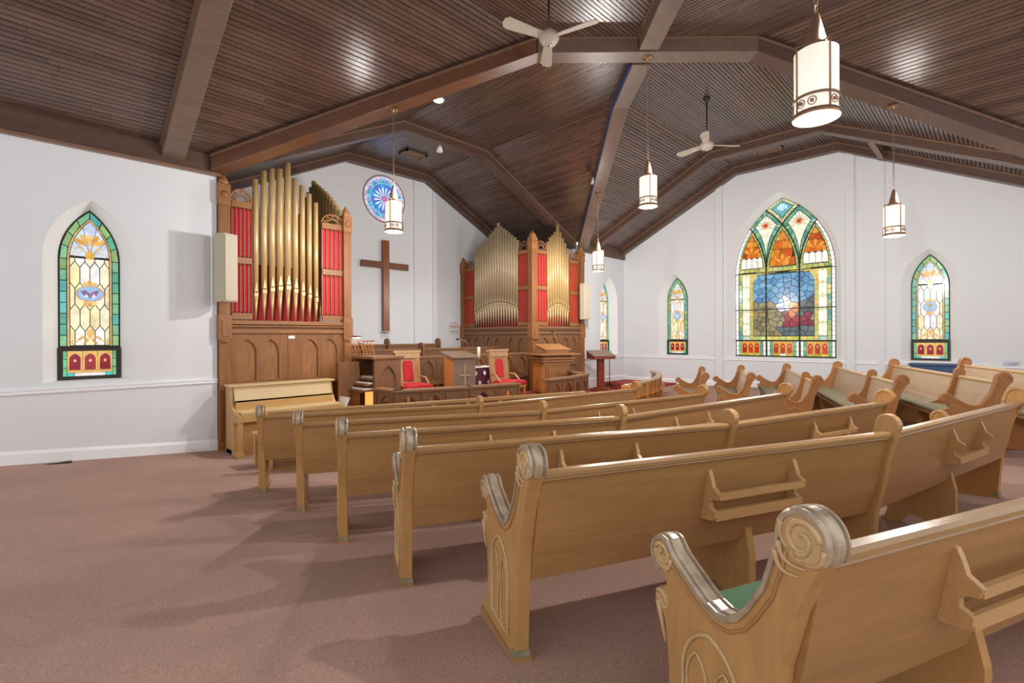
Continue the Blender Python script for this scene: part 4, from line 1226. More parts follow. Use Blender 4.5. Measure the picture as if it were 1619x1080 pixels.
# left organ: front face along X at YA, side face along Y at X = 4.37
def organ_left():
    x0, x1, y = 2.16, 4.38, YA - 0.02
    t = thing('pipe_organ', 'oak organ case with nine tall gold pipes between red tracery panels, behind the tan piano', 'organ', (0, 0, 0))
    zl = 2.08
    MB().span((x0 + 0.1, y + 0.03, 0.0), (x1 - 0.02, y + 0.08, zl)).build('base_board', ORGZ, t)
    post(t, x0 + 0.08, y, 0.0, 4.30, zl + 0.02)
    post(t, x1 - 0.08, y, 0.0, 4.16, zl + 0.02, 0.15)
    MB().span((x0 - 0.02, y - 0.10, 0.0), (x0 + 0.2, y + 0.05, 0.22)).build('plinth', ORGX, t)
    # ledge
    for za, zb, d in ((1.93, 2.0, 0.05), (2.0, 2.035, 0.02), (2.035, 2.06, 0.07), (2.075, 2.14, 0.06)):
        MB().span((x0 + 0.16, y - d, za), (x1 - 0.15, y + 0.06, zb)).build('ledge_moulding', ORGX, t, bevel=0.006)
    # panels
    MB().span((3.22, y - 0.02, 0.0), (3.34, y + 0.05, 1.93)).build('stile', ORGZ, t, bevel=0.004)
    for x in (2.26, 4.25): MB().span((x - 0.05, y - 0.03, 0.0), (x + 0.05, y + 0.04, 1.93)).build('stile', ORGZ, t, bevel=0.004)
    gothic_panels(t, 2.26, 3.24, 1.93, (2.57, 2.93), 0.29, y, ORGZ, ORGP, ((0.55, 0.48), (0.15, 0.32)))
    gothic_panels(t, 3.32, 4.24, 1.93, (3.60, 3.96), 0.29, y, ORGZ, ORGP, ((0.55, 0.48), (0.15, 0.32)))
    MB().span((3.22, y - 0.035, 1.84), (3.33, y - 0.02, 1.89)).build('label_plate', WHITE, t)
    # red panels and pipes
    red_panel(t, x0 + 0.20, 2.66, 2.26, 3.98, y + 0.02, 5)
    red_panel(t, 3.84, 4.26, 2.26, 3.86, y + 0.02, 5)
    crest(t, x0 + 0.18, 2.66, 4.08, y + 0.03, 0.20)
    crest(t, 3.84, 4.26, 3.96, y + 0.03, 0.17)
    MB().span((2.68, y + 0.16, zl), (3.84, y + 0.20, 3.1)).build('cloth_backing', REDD, t)
    tops = [4.50, 4.67, 4.74, 4.76, 4.90, 4.66, 4.56, 4.44, 4.30]
    mouths = [2.60, 2.66, 2.70, 2.73, 2.75, 2.70, 2.66, 2.62, 2.57]
    xsx = [2.725, 2.857, 2.985, 3.112, 3.245, 3.375, 3.500, 3.622, 3.742]
    rad = [0.046, 0.049, 0.050, 0.054, 0.056, 0.050, 0.046, 0.044, 0.042]
    for x, tz, mz, r in zip(xsx, tops, mouths, rad):
        add_pipe(t, x, y + 0.05, 2.14, r, mz - 2.14, tz - mz)
    # side face with its own row of pipes seen from behind
    MB().span((x1 - 0.08, y + 0.1, 0.0), (x1 - 0.02, YCW, zl + 0.06)).build('side_board', ORGZ, t)
    tops = [4.30, 4.42, 4.53, 4.63, 4.72, 4.80, 4.88, 4.96, 5.03, 5.12, 5.02, 4.94, 4.86, 4.76, 4.66, 4.56, 4.46]
    for i, tz in enumerate(tops):
        add_pipe(t, x1 - 0.10, YA + 0.20 + i * 0.13, 2.14, 0.048, 0.5, tz - 2.64)
    return t
organ_left()

def organ_right():
    """front face along X at YA, inner face along Y at X = 9.54, corner post between"""
    xk, x1, y = 9.54, 11.75, YA - 0.02
    t = thing('pipe_organ', 'two-sided oak organ case with silver-gold pipe fans and a corner post, behind the pulpit', 'organ', (0, 0, 0))
    zl = 2.08
    # ---- front face
    MB().span((xk, y + 0.03, 0.0), (x1 - 0.02, y + 0.08, zl)).build('base_board', DRK, t)
    post(t, xk, y + 0.02, 0.0, 4.50, zl + 0.02, 0.20)
    post(t, x1 - 0.12, y, 0.0, 4.38, zl + 0.02, 0.15)
    for za, zb, d in ((1.93, 2.0, 0.05), (2.0, 2.035, 0.02), (2.035, 2.06, 0.07), (2.075, 2.14, 0.06)):
        MB().span((xk + 0.08, y - d, za), (x1 - 0.18, y + 0.06, zb)).build('ledge_moulding', DRKX, t, bevel=0.006)
    for x in (9.72, 10.58, 11.50): MB().span((x - 0.05, y - 0.03, 0.0), (x + 0.05, y + 0.0, 1.93)).build('stile', DRK, t, bevel=0.004)
    gothic_panels(t, xk + 0.08, 10.58, 1.93, (9.97, 10.33), 0.28, y, DRK, DRK, ((0.45, 0.60),))
    gothic_panels(t, 10.58, 11.55, 1.93, (10.86, 11.22), 0.28, y, DRK, DRK, ((0.45, 0.60),))
    red_panel(t, xk + 0.14, 10.10, 2.26, 4.10, y + 0.02, 4)
    red_panel(t, 11.10, 11.50, 2.26, 3.98, y + 0.02, 5)
    crest(t, xk + 0.12, 10.10, 4.22, y + 0.03, 0.22)
    crest(t, 11.10, 11.50, 4.10, y + 0.03, 0.20)
    MB().span((10.1, y + 0.16, zl), (11.1, y + 0.20, 3.1)).build('cloth_backing', REDD, t)
    n = 9; tp = [4.46, 4.60, 4.68, 4.78, 4.98, 4.80, 4.66, 4.52, 4.38]
    for i in range(n):
        x = 10.165 + i * 0.108
        mz = 2.64 + 0.14 * math.sin(PI * i / (n - 1))
        add_pipe(t, x, y + 0.05, 2.14, 0.048, mz - 2.14, tp[i] - mz)
    # ---- inner face (turned a quarter so that local x runs toward the camera side)
    s = link('inner_face', None, t, (xk - 0.02, YCW, 0), -PI / 2)
    L = YCW - YA
    MB().span((0.0, 0.03, 0.0), (L, 0.08, zl)).build('base_board', DRK, s)
    post(s, 0.08, 0.0, 0.0, 4.12, zl + 0.02, 0.15)
    for za, zb, d in ((1.93, 2.0, 0.05), (2.0, 2.035, 0.02), (2.035, 2.06, 0.07), (2.075, 2.14, 0.06)):
        MB().span((0.1, -d, za), (L - 0.08, 0.06, zb)).build('ledge_moulding', DRKX, s, bevel=0.006)
    for x in (0.2, 0.97, 1.91, 2.82): MB().span((x - 0.04, -0.03, 0.0), (x + 0.04, 0.0, 1.93)).build('stile', DRK, s, bevel=0.004)
    gothic_panels(s, 0.16, 0.97, 1.93, (0.40, 0.73), 0.27, 0.0, DRK, DRK, ((0.45, 0.60),))
    gothic_panels(s, 0.97, 1.91, 1.93, (1.25, 1.62), 0.27, 0.0, DRK, DRK, ((0.45, 0.60),))
    gothic_panels(s, 1.91, 2.86, 1.93, (2.18, 2.56), 0.27, 0.0, DRK, DRK, ((0.45, 0.60),))
    red_panel(s, 0.16, 0.56, 2.26, 3.84, 0.02, 4)
    red_panel(s, 2.42, 2.82, 2.26, 4.10, 0.02, 4)
    crest(s, 0.16, 0.56, 3.98, 0.03, 0.17)
    crest(s, 2.42, 2.82, 4.22, 0.03, 0.22)
    MB().span((0.56, 0.16, zl), (2.42, 0.20, 3.1)).build('cloth_backing', REDD, s)
    n = 17
    tp = [4.40, 4.50, 4.56, 4.64, 4.68, 4.76, 4.84, 4.90, 4.98, 5.10, 4.98, 4.90, 4.84, 4.76, 4.68, 4.60, 4.50]
    for i in range(n):
        x = 0.62 + i * 0.1085
        mz = 2.56 + 0.28 * math.sin(PI * (i + 1) / (n + 0.0) * 0.86)
        add_pipe(s, x, 0.05, 2.14, 0.049, mz - 2.14, tp[i] - mz, PIPES)
    # hang the pieces of the inner face straight on the organ
    ms = Matrix.Translation(s.location) @ Matrix.Rotation(-PI / 2, 4, 'Z')
    for c in list(s.children):
        mb_ = ms @ Matrix.Translation(c.location) @ c.rotation_euler.to_matrix().to_4x4()
        c.parent = t; c.location = mb_.to_translation(); c.rotation_euler = mb_.to_euler()
    bpy.data.objects.remove(s)
    return t
PIPES = plain('silver_gold_pipe', (208, 186, 150), 0.36, 0.2, 0.6, 0.05, 3)
organ_right()

# ------------------------------------------------------------------ platform, steps
m = MB()
poly = [(3.95, 8.72), (3.95, 6.95), (4.15, 6.62), (5.2, 6.28), (6.4, 6.05), (7.4, 6.05), (8.6, 6.25), (9.35, 6.6), (9.95, 7.35), (10.35, 8.70)]
m.prism(poly, lambda p, t: (p[0], p[1], t), -0.1, 0.16)
struct(m.build('floor_step', CARPR, bevel=0.015), 'low red carpeted step carrying the communion rails', 'step')
m = MB()
poly = [(4.45, 8.72), (4.55, 7.55), (5.6, 7.18), (6.95, 7.02), (8.3, 7.10), (9.6, 7.45), (10.3, 7.95), (10.6, 8.72)]
m.prism(poly, lambda p, t: (p[0], p[1], t), 0.10, 0.45)
struct(m.build('floor_platform', CARPR, bevel=0.015), 'red carpeted chancel platform under the pulpit and red chairs', 'platform')
m = MB(); m.span((2.2, 8.85, 0.0), (11.7, YCW, 0.60))
struct(m.build('floor_loft', CARPR), 'raised choir loft floor below the wooden cross', 'platform')
m = MB(); m.prism([(11.1, 8.74), (11.1, 7.55), (11.5, 7.1), (12.1, 6.9), (12.6, 6.2), (13.2, 6.0), (13.98, 5.9), (13.98, 8.74)], lambda p, t: (p[0], p[1], t), 0.02, 0.30)
struct(m.build('floor_riser_lower', CARPR, bevel=0.01), 'lower red choir riser in the room corner', 'riser')
m = MB(); m.prism([(12.75, 8.74), (12.75, 7.6), (13.2, 7.05), (13.98, 6.9), (13.98, 8.74)], lambda p, t: (p[0], p[1], t), 0.28, 0.44)
struct(m.build('floor_riser_upper', CARPR, bevel=0.01), 'upper red choir riser against the corner walls', 'riser')

# ------------------------------------------------------------------ panelled screen between chancel and loft
def arcade(parent, xa, xb, z0, z1, n, y, mats, t=0.05, open_=False, wfrac=0.62):
    """n bays with an arched panel (or opening) each; stiles and rails around them"""
    st, rl, pn = mats
    w = (xb - xa) / n
    for i in range(n):
        cx = xa + w * (i + 0.5); c = w * wfrac / 2
        ah = (z1 - z0) * 0.80; rise = min(ah * 0.62, c * 1.6)
        hole = arch_pts(c, ah - rise, rise, 6, z0 + (z1 - z0) * 0.12, cx)
        loops = [[Vector((cx - w / 2, z0, 0)), Vector((cx + w / 2, z0, 0)), Vector((cx + w / 2, z1, 0)), Vector((cx - w / 2, z1, 0))], [Vector((p[0], p[1], 0)) for p in hole]]
        flat = [p for l in loops for p in l]; tr = tessellate_polygon(loops)
        m = MB(); m.add([(p.x, y, p.y) for p in flat], tr); m.add([(p.x, y + t, p.y) for p in flat], tr)
        k = len(hole); m.add([(p[0], y, p[1]) for p in hole] + [(p[0], y + t, p[1]) for p in hole], [(j, (j + 1) % k, k + (j + 1) % k, k + j) for j in range(k)])
        m.build('arched_bay', pn, parent)
        if not open_: MB().span((cx - c - 0.01, y + t * 0.55, z0), (cx + c + 0.01, y + t * 0.8, z1)).build('panel_board', st, parent)
    for i in range(n + 1):
        x = xa + w * i
        MB().span((x - 0.022, y - 0.016, z0), (x + 0.022, y + t + 0.01, z1)).build('stile', st, parent, bevel=0.003)
t = thing('chancel_screen', 'long panelled oak screen with pointed arches behind the red chairs', 'screen', (4.50, 8.84, 0.45))
arcade(t, 0.0, 4.9, 0.42, 0.94, 10, -0.03, (DRK, DRKX, DRK))
MB().span((0, 0.0, 0), (4.9, 0.04, 0.42)).build('lower_board', DRK, t)
MB().span((-0.03, -0.05, 0.94), (4.93, 0.06, 1.0)).build('top_rail', DRKX, t, bevel=0.006)
MB().span((0, -0.045, 0.36), (4.9, 0.0, 0.43)).build('mid_rail', DRKX, t, bevel=0.004)
for i in range(11):
    x = 4.9 * i / 10
    MB().span((x - 0.022, -0.04, 0.0), (x + 0.022, 0.0, 0.36)).build('stile', DRK, t)
# pew backs in the loft
def loft_bench(x0, x1, y, zt, label, ends):
    t = thing('choir_bench', label, 'bench', (x0, y, 0.60))
    L = x1 - x0; h = zt - 0.60
    MB().span((0, 0, 0.1), (L, 0.035, h)).build('backrest', DRK, t)
    MB().span((0, -0.015, h - 0.02), (L, 0.05, h + 0.03)).build('cap_rail', DRKX, t, bevel=0.006)
    MB().span((0, -0.42, 0.38), (L, 0.0, 0.42)).build('seat', DRK, t)
    for x in ends:
        pts = [(-0.05, 0), (0.5, 0), (0.5, 0.55), (0.16, 0.62)] + arc(0.06, h + 0.06, 0.11, 10, 190, 8) + [(-0.05, h - 0.3)]
        MB().prism([(-p[0] + 0.08, p[1]) for p in pts], lambda p, q: (q, p[0], p[1]), x - 0.03, x + 0.03).build('end_panel', DRK, t, bevel=0.006)
loft_bench(4.5, 7.96, 10.8, 1.66, 'dark choir bench with round-topped end against the chancel wall, under the cross', (1.9, 3.46))
loft_bench(4.6, 9.3, 9.75, 1.56, 'dark lower choir bench just behind the panelled screen', (0.55, 2.1))

# ------------------------------------------------------------------ communion rails
def arcade_rail(name, label, pts, z, h, bays, mats, open_=True, cap=DRKX, depth=0.22):
    t = thing(name, label, 'communion rail', (pts[0][0], pts[0][1], z))
    for i in range(len(pts) - 1):
        a, b = Vector(pts[i]), Vector(pts[i + 1]); L = (b - a).length
        e = link('rail_length', None, t, (a.x - pts[0][0], a.y - pts[0][1], 0), math.atan2(b.y - a.y, b.x - a.x))
        arcade(e, 0, L, 0.0, h, bays[i], -0.02, mats, 0.04, open_, 0.66)
        MB().span((-0.04, -0.06, h), (L + 0.04, depth - 0.06, h + 0.045)).build('top_shelf', cap, e, bevel=0.008)
    return t
arcade_rail('communion_rail', 'dark oak communion rail with pointed openings in front of the cross-carved lectern', [(4.19, 7.42), (4.21, 6.84), (5.42, 6.45), (6.43, 6.28)], 0.16, 0.80, [1, 3, 2], (DRK, DRKX, DRK))
arcade_rail('communion_rail', 'dark oak communion rail with pointed openings around the pulpit', [(7.40, 6.36), (8.26, 6.42), (9.12, 6.70), (9.80, 7.70)], 0.16, 0.80, [2, 2, 2], (DRK, DRKX, DRK))
# choir rail: curved panelled front with book shelves
pts = [(8.05, 4.98), (8.9, 5.08), (9.7, 5.30), (10.5, 5.62), (11.2, 6.02), (11.75, 6.5)]
t = thing('choir_rail', 'curved honey oak choir rail with small shelves in front of the first right pew', 'choir rail', (8.05, 4.98, 0.0))
for i in range(len(pts) - 1):
    a, b = Vector(pts[i]), Vector(pts[i + 1]); L = (b - a).length
    zz = 0.0
    e = link('rail_length', None, t, (a.x - 8.05, a.y - 4.98, 0), math.atan2(b.y - a.y, b.x - a.x))
    MB().span((0, -0.02, zz), (L, 0.025, 0.90)).build('panel', PEWX, e)
    MB().span((-0.02, -0.06, 0.90), (L + 0.02, 0.07, 0.945)).build('cap', PEWR, e, bevel=0.008)
    for x in (0.04, L / 2, L - 0.04): MB().span((x - 0.03, -0.05, zz), (x + 0.03, -0.02, 0.90)).build('stile', HONEY, e, bevel=0.004)
    for z in (0.45, 0.68): MB().span((L * 0.12, -0.13, z), (L * 0.42, -0.02, z + 0.03)).build('shelf', HONEY, e); MB().span((L * 0.58, -0.13, z), (L * 0.88, -0.02, z + 0.03)).build('shelf', HONEY, e)
MB().span((-0.05, -0.08, 0), (0.05, 0.10, 0.92)).build('end_post', HONEY, t, rz=0.15, bevel=0.006)
# ------------------------------------------------------------------ piano and bench
def piano():
    t = thing('piano', 'tan upright piano standing in front of the organ case', 'piano', (2.22, 8.02, floor_z(2.9, 8.2)), 0.0)
    W = 1.62
    z = 0
    MB().span((0.06, 0.14, 0.12), (W - 0.06, 0.20, 0.72)).build('lower_panel', TAND, t)
    MB().span((0.0, 0.14, 0.0), (W, 0.52, 0.12)).build('bottom_board', TAND, t)
    for x in (0.0, W - 0.05):
        poly = [(0.14, 0.0), (0.55, 0.0), (0.55, 1.08), (0.34, 1.08), (0.30, 0.86), (0.24, 0.80), (0.20, 0.74), (0.0, 0.70), (-0.10, 0.69), (-0.10, 0.56), (0.14, 0.56)]
        MB().prism(poly, lambda p, q: (q, p[0], p[1]), x, x + 0.05).build('side_panel', TAND, t, bevel=0.006)
        f = MB().span((x, -0.10, 0.08), (x + 0.06, -0.03, 0.58)).build('leg', TAND, t, bevel=0.005)
        MB().span((x - 0.015, -0.12, 0.05), (x + 0.075, 0.2, 0.12)).build('leg_foot', TAND, t, bevel=0.005)
        MB().lathe([(0.028, 0), (0.028, 0.05)], (x + 0.03, -0.07, 0.0), 10).build('caster', FOOT, t)
    MB().span((0.05, 0.33, 0.86), (W - 0.05, 0.36, 1.08)).build('upper_panel', TAN, t)
    m = MB(); m.prism([(0.30, 0.86), (0.36, 1.08), (0.38, 1.08), (0.33, 0.86)], lambda p, q: (q, p[0] - 0.05, p[1]), 0.05, W - 0.05)
    m.build('music_desk', TAN, t)
    MB().span((0.05, 0.20, 0.72), (W - 0.05, 0.24, 0.87)).build('fallboard', TAND, t)
    MB().span((0.05, 0.20, 0.85), (W - 0.05, 0.34, 0.87)).build('desk_shelf', TAN, t)
    MB().span((0.05, -0.092, 0.575), (W - 0.05, 0.22, 0.70)).build('key_bed', TAND, t, bevel=0.008)
    MB().span((0.04, -0.08, 0.70), (W - 0.04, 0.22, 0.73)).build('key_lid', TAN, t, bevel=0.008)
    MB().span((-0.02, 0.26, 1.08), (W + 0.02, 0.57, 1.11)).build('lid', TAN, t, bevel=0.006)
    MB().span((0.05, 0.50, 0.1), (W - 0.05, 0.54, 1.08)).build('rear_board', TAND, t)
piano()
BX, BY = 2.24, 7.20
b = thing('piano_bench', 'small oak piano bench between the tan piano and the front pew', 'bench', (BX, BY, floor_z(2.6, 7.4)), 0.05)
MB().span((0, -0.18, 0.46), (0.75, 0.18, 0.50)).build('seat', TAND, b, bevel=0.008)
MB().span((0.04, -0.15, 0.38), (0.71, 0.15, 0.46)).build('apron', TAND, b)
for x in (0.05, 0.70):
    for yy in (-0.13, 0.13):
        MB().prism([(-0.03, 0.44), (0.03, 0.44), (0.02, 0.0), (-0.02, 0.0)], lambda p, q: (x + p[0] + (0.02 if x > 0.3 else -0.02) * (0.44 - p[1]), yy + q, p[1]), -0.025, 0.025).build('leg', TAND, b)

# ------------------------------------------------------------------ organ console
def console():
    t = thing('organ_console', 'dark oak organ console with lit keyboards and music rack beside the screen', 'organ console', (4.08, 7.90, 0.0), 0.0)
    # opening faces the left; big end panel faces the camera side
    W, D, H = 0.62, 0.70, 1.46
    MB().span((0.32, 0.0, 0.0), (0.86, 0.02, H)).build('end_board', DRK, t)
    pierced_board(t, 0.32, 0.86, 0.0, H, [arch_pts(0.17, 0.24, 0.30, 8, 0.80, 0.59), sq(0.59, 0.46, 0.34, 0.22)], -0.035, 0.034, DRK, 'end_panel')
    MB().span((0.28, -0.06, H), (0.92, D + 0.04, H + 0.05)).build('top', DRKX, t, bevel=0.008)
    MB().span((0.32, D - 0.03, 0.0), (0.86, D + 0.02, H)).build('far_end_panel', DRK, t, bevel=0.006)
    MB().span((0.80, 0.02, 0.0), (0.86, D - 0.03, H)).build('back_board', DRK, t)
    MB().span((-0.10, D - 0.2, 0.0), (0.32, D - 0.15, H - 0.05)).build('jamb_board', DRK, t)
    for i in range(3):
        MB().span((0.16 + 0.09 * i, 0.06, 0.92 + 0.10 * i), (0.34 + 0.09 * i, D - 0.2, 0.945 + 0.10 * i)).build('keyboard', PAPER, t, bevel=0.003)
        MB().span((0.10 + 0.09 * i, 0.04, 0.885 + 0.10 * i), (0.36 + 0.09 * i, D - 0.18, 0.92 + 0.10 * i)).build('key_slip', DRK, t)
    MB().span((0.42, 0.05, 0.56), (0.44, D - 0.2, 0.87)).build('kneeboard_light', emit('warm_console_lamp', (255, 186, 96), 0.75), t)
    MB().span((0.10, 0.04, 0.0), (0.8, D - 0.2, 0.06)).build('pedal_board', DRK, t)
    for i in range(4):
        MB().span((0.14, 0.09 + 0.11 * i, 0.06), (0.7, 0.12 + 0.11 * i, 0.10)).build('pedal', PAPER, t)
    # music rack
    r = link('music_rack', None, t, (0.36, 0.10, H + 0.05), 0)
    M_ = Matrix.Rotation(math.radians(-18), 3, 'Y')
    for k in range(6):
        m = MB(); m.box((0, 0.13 * k, 0.14), (0.014, 0.014, 0.26), m=M_); m.build('upright', HONEY, r)
    for k in range(4):
        m = MB(); m.box((-0.045 + 0.027 * k, 0.325, 0.03 + 0.083 * k), (0.014, 0.67, 0.016), m=M_); m.build('slat', HONEY, r)
    MB().box((-0.02, 0.62, 0.36), (0.10, 0.3, 0.035)).build('rack_lamp', BRASS, r)
    MB().box((-0.02, 0.62, 0.340), (0.08, 0.27, 0.012)).build('lamp_tube', emit('rack_lamp_tube', (255, 244, 220), 9.0), r)
    MB().tube([(0.05, 0.62, 0.0), (0.06, 0.62, 0.25), (-0.02, 0.62, 0.37)], 0.008, 6).build('lamp_arm', BRASS, r)
console()
# loose sheets and dark bench by the console
b = thing('organ_bench', 'dark bench with open music sheets in front of the organ console', 'bench', (3.87, 8.02, 0.0), 0)
MB().span((0, -0.05, 0.52), (0.20, 0.42, 0.56)).build('seat', BLACK, b)
for yy in (0.0, 0.37): MB().span((0.02, yy - 0.02, 0), (0.18, yy + 0.02, 0.52)).build('leg', BLACK, b)
s = MB(); s.box((3.97, 8.22, 0.692), (0.02, 0.34, 0.24), m=Matrix.Rotation(math.radians(24), 3, 'Y'))
tag(s.build('sheet_music', PAPER), 'white open music sheets leaning on the organ bench', 'paper')

# ------------------------------------------------------------------ chancel furniture
def throne(loc, rz, label):
    t = thing('throne_chair', label, 'chair', loc, rz, 'red upholstered chancel chairs')
    W, D = 0.56, 0.52
    MB().span((-W / 2, -D, 0.34), (W / 2, 0.0, 0.40)).build('seat_frame', HONEY, t, bevel=0.006)
    c = MB()
    c.prism([(-0.29, 0.40), (0.29, 0.40), (0.285, 0.46), (0.22, 0.495), (0, 0.51), (-0.22, 0.495), (-0.285, 0.46)], lambda p, q: (p[0], q, p[1]), -D - 0.02, -0.05)
    c.build('seat_cushion', RED, t, bevel=0.03)
    for x in (-W / 2 + 0.03, W / 2 - 0.03):
        MB().lathe([(0.022, 0), (0.03, 0.06), (0.02, 0.10), (0.03, 0.20), (0.024, 0.34)], (x, -D + 0.04, 0), 10).build('leg', HONEY, t)
        MB().span((x - 0.025, -0.06, 0), (x + 0.025, 0.0, 0.36)).build('leg', HONEY, t)
        arm = MB(); arm.tube([(x, -0.03, 0.62), (x + (0.04 if x > 0 else -0.04), -0.18, 0.60), (x + (0.05 if x > 0 else -0.05), -0.28, 0.50), (x, -0.33, 0.42)], 0.02, 6)
        arm.build('arm', THR, t)
    Mx = Matrix.Rotation(math.radians(-6), 4, 'X')
    bk = link('back', None, t, (0, -0.02, 0.40)); bk.rotation_euler = (math.radians(-7), 0, 0)
    for x in (-0.215, 0.215): MB().span((x - 0.05, -0.03, 0), (x + 0.05, 0.03, 0.72)).build('stile', THR, bk, bevel=0.006)
    for x in (-0.215, 0.215): MB().span((x - 0.015, -0.04, 0.1), (x + 0.015, -0.028, 0.55)).build('carved_column', HONEY, bk)
    MB().span((-0.27, -0.045, 0.58), (0.27, 0.035, 0.70)).build('crest_rail', THR, bk, bevel=0.006)
    MB().span((-0.30, -0.055, 0.69), (0.30, 0.045, 0.74)).build('crest_cap', THR, bk, bevel=0.006)
    MB().span((-0.20, -0.025, 0.03), (0.20, 0.025, 0.11)).build('lower_rail', THR, bk, bevel=0.006)
    MB().span((-0.165, -0.01, 0.10), (0.165, 0.02, 0.60)).build('back_board', THR, bk)
    MB().prism([(-0.11, 0.13), (0.11, 0.13), (0.11, 0.50), (0.08, 0.54), (-0.08, 0.54), (-0.11, 0.50)], lambda p, q: (p[0], q, p[1]), -0.035, -0.005).build('back_pad', RED, bk, bevel=0.012)
THR = wood('throne_oak', (188, 148, 104), 'z', 0.4, 0.2, 8.0)
throne((5.42, 8.36, 0.45), math.radians(-6), 'carved oak chair with red seat and back pad beside the organ console')
throne((7.22, 7.60, 0.45), math.radians(2), 'carved oak chair with red seat and back pad beside the purple covered table')

def text_mesh(body, size, depth, mat, parent, loc, rx=PI / 2, rz=0.0, name='lettering'):
    cu = bpy.data.curves.new('txt', 'FONT'); cu.body = body; cu.size = size; cu.extrude = depth
    cu.align_x = 'CENTER'; cu.align_y = 'CENTER'
    tmp = bpy.data.objects.new('txt', cu); COL.objects.link(tmp)
    dg = bpy.context.evaluated_depsgraph_get()
    me = bpy.data.meshes.new_from_object(tmp.evaluated_get(dg))
    bpy.data.objects.remove(tmp)
    me.materials.clear(); me.materials.append(mat)
    o = link(name, me, parent, loc); o.rotation_euler = (rx, 0, rz)
    return o
# lectern with carved cross
t = thing('lectern', 'grey-brown wooden lectern with carved cross on its front and a thin microphone', 'lectern', (5.97, 7.46, 0.45), math.radians(-14))
MB().span((-0.22, -0.24, 0.0), (0.25, 0.18, 1.0)).build('body', HONEY, t, bevel=0.006)
f = MB().span((-0.21, -0.262, 0.0), (0.25, -0.24, 1.0)).build('front_panel', GREYW, t, bevel=0.004)
c = MB(); c.span((0.005, -0.275, 0.30), (0.035, -0.262, 0.88)); c.span((-0.10, -0.275, 0.66), (0.14, -0.262, 0.69)); c.build('carved_cross', plain('pale_carved_oak', (170, 142, 110), 0.4, vary=0.1), f)
m = MB(); m.tube([(0.02 + 0.07 * math.cos(a * PI / 8), -0.265, 0.675 + 0.07 * math.sin(a * PI / 8)) for a in range(16)], 0.006, 5, True); m.build('cross_ring', GREYW, f)
top = MB(); top.prism([(-0.32, 1.00), (0.28, 1.10), (0.28, 1.13), (-0.32, 1.03)], lambda p, q: (q, p[0] * 1.0, p[1]), -0.27, 0.30)
top.build('reading_top', GREYW, t, bevel=0.006)
MB().tube([(0.28, 0.16, 1.1), (0.27, 0.14, 1.28), (0.16, 0.05, 1.34), (0.0, -0.05, 1.36)], 0.008, 6).build('microphone_stem', CHROME, t)
MB().tube([(0.0, -0.05, 1.36), (-0.07, -0.09, 1.365)], 0.016, 8).build('microphone_head', BLACK, t)

# table with purple cloth and candle
t = thing('communion_table', 'small table under a purple patterned cloth between lectern and red chair', 'table', (6.95, 8.03, 0.45), math.radians(-10))
MB().span((-0.36, -0.25, 0.70), (0.36, 0.25, 0.74)).build('table_top', TAND, t, bevel=0.006)
for x in (-0.3, 0.3):
    for yy in (-0.2, 0.2): MB().span((x - 0.03, yy - 0.03, 0), (x + 0.03, yy + 0.03, 0.7)).build('leg', TAND, t)
cl = thing('table_cloth', 'purple brocade cloth with white diamonds hanging over the small table', 'cloth', (6.95, 8.03, 0.45), math.radians(-10))
prof = []
N = 26
m = MB(); P = []
for j, (z, g) in enumerate(((0.755, 0.0), (0.75, 0.012), (0.5, 0.03), (0.12, 0.05))):
    for i in range(N):
        a = 2 * PI * i / N
        rx, ry = 0.37, 0.26
        sx = (abs(math.cos(a)) ** 0.35) * (1 if math.cos(a) > 0 else -1); sy = (abs(math.sin(a)) ** 0.35) * (1 if math.sin(a) > 0 else -1)
        k = g * (1 + 0.5 * math.sin(a * 9)) if j > 1 else g
        P.append(((rx + k) * sx, (ry + k) * sy, z))
m.add(P, [(j * N + i, j * N + (i + 1) % N, (j + 1) * N + (i + 1) % N, (j + 1) * N + i) for j in range(3) for i in range(N)] + [tuple(range(N))], False)
m.build('drape', PURPLE, cl)
MB().span((-0.385, -0.285, 0.752), (0.385, 0.285, 0.762)).build('cream_edge', PAPER, cl)
for k in range(3):
    for j in range(2):
        x = -0.22 + 0.22 * k + (0.10 if j else 0); z = 0.64 - 0.20 * j
        if x > 0.33: continue
        s_ = 0.055
        MB().prism([(x - s_ * 0.75, z), (x, z - s_), (x + s_ * 0.75, z), (x, z + s_)], lambda p, q: (p[0], q, p[1]), -0.318, -0.30).build('diamond', PAPER, cl)
t = thing('candlestick', 'brass altar candle standing on the purple covered table', 'candle', (7.02, 8.05, 1.213), 0)
MB().lathe([(0.05, 0), (0.05, 0.015), (0.015, 0.04), (0.02, 0.10), (0.012, 0.14), (0.035, 0.17), (0.035, 0.18)], n=12).build('stick', BRASS, t)
MB().lathe([(0.034, 0.18), (0.034, 0.42), (0.02, 0.425)], n=12).build('wax', PAPER, t)

PULZ = wood('pulpit_oak', (156, 104, 60), 'z', 0.38, 0.2, 7.0)
PULX = wood('pulpit_oak_long', (164, 114, 72), 'x', 0.38, 0.2, 7.0)
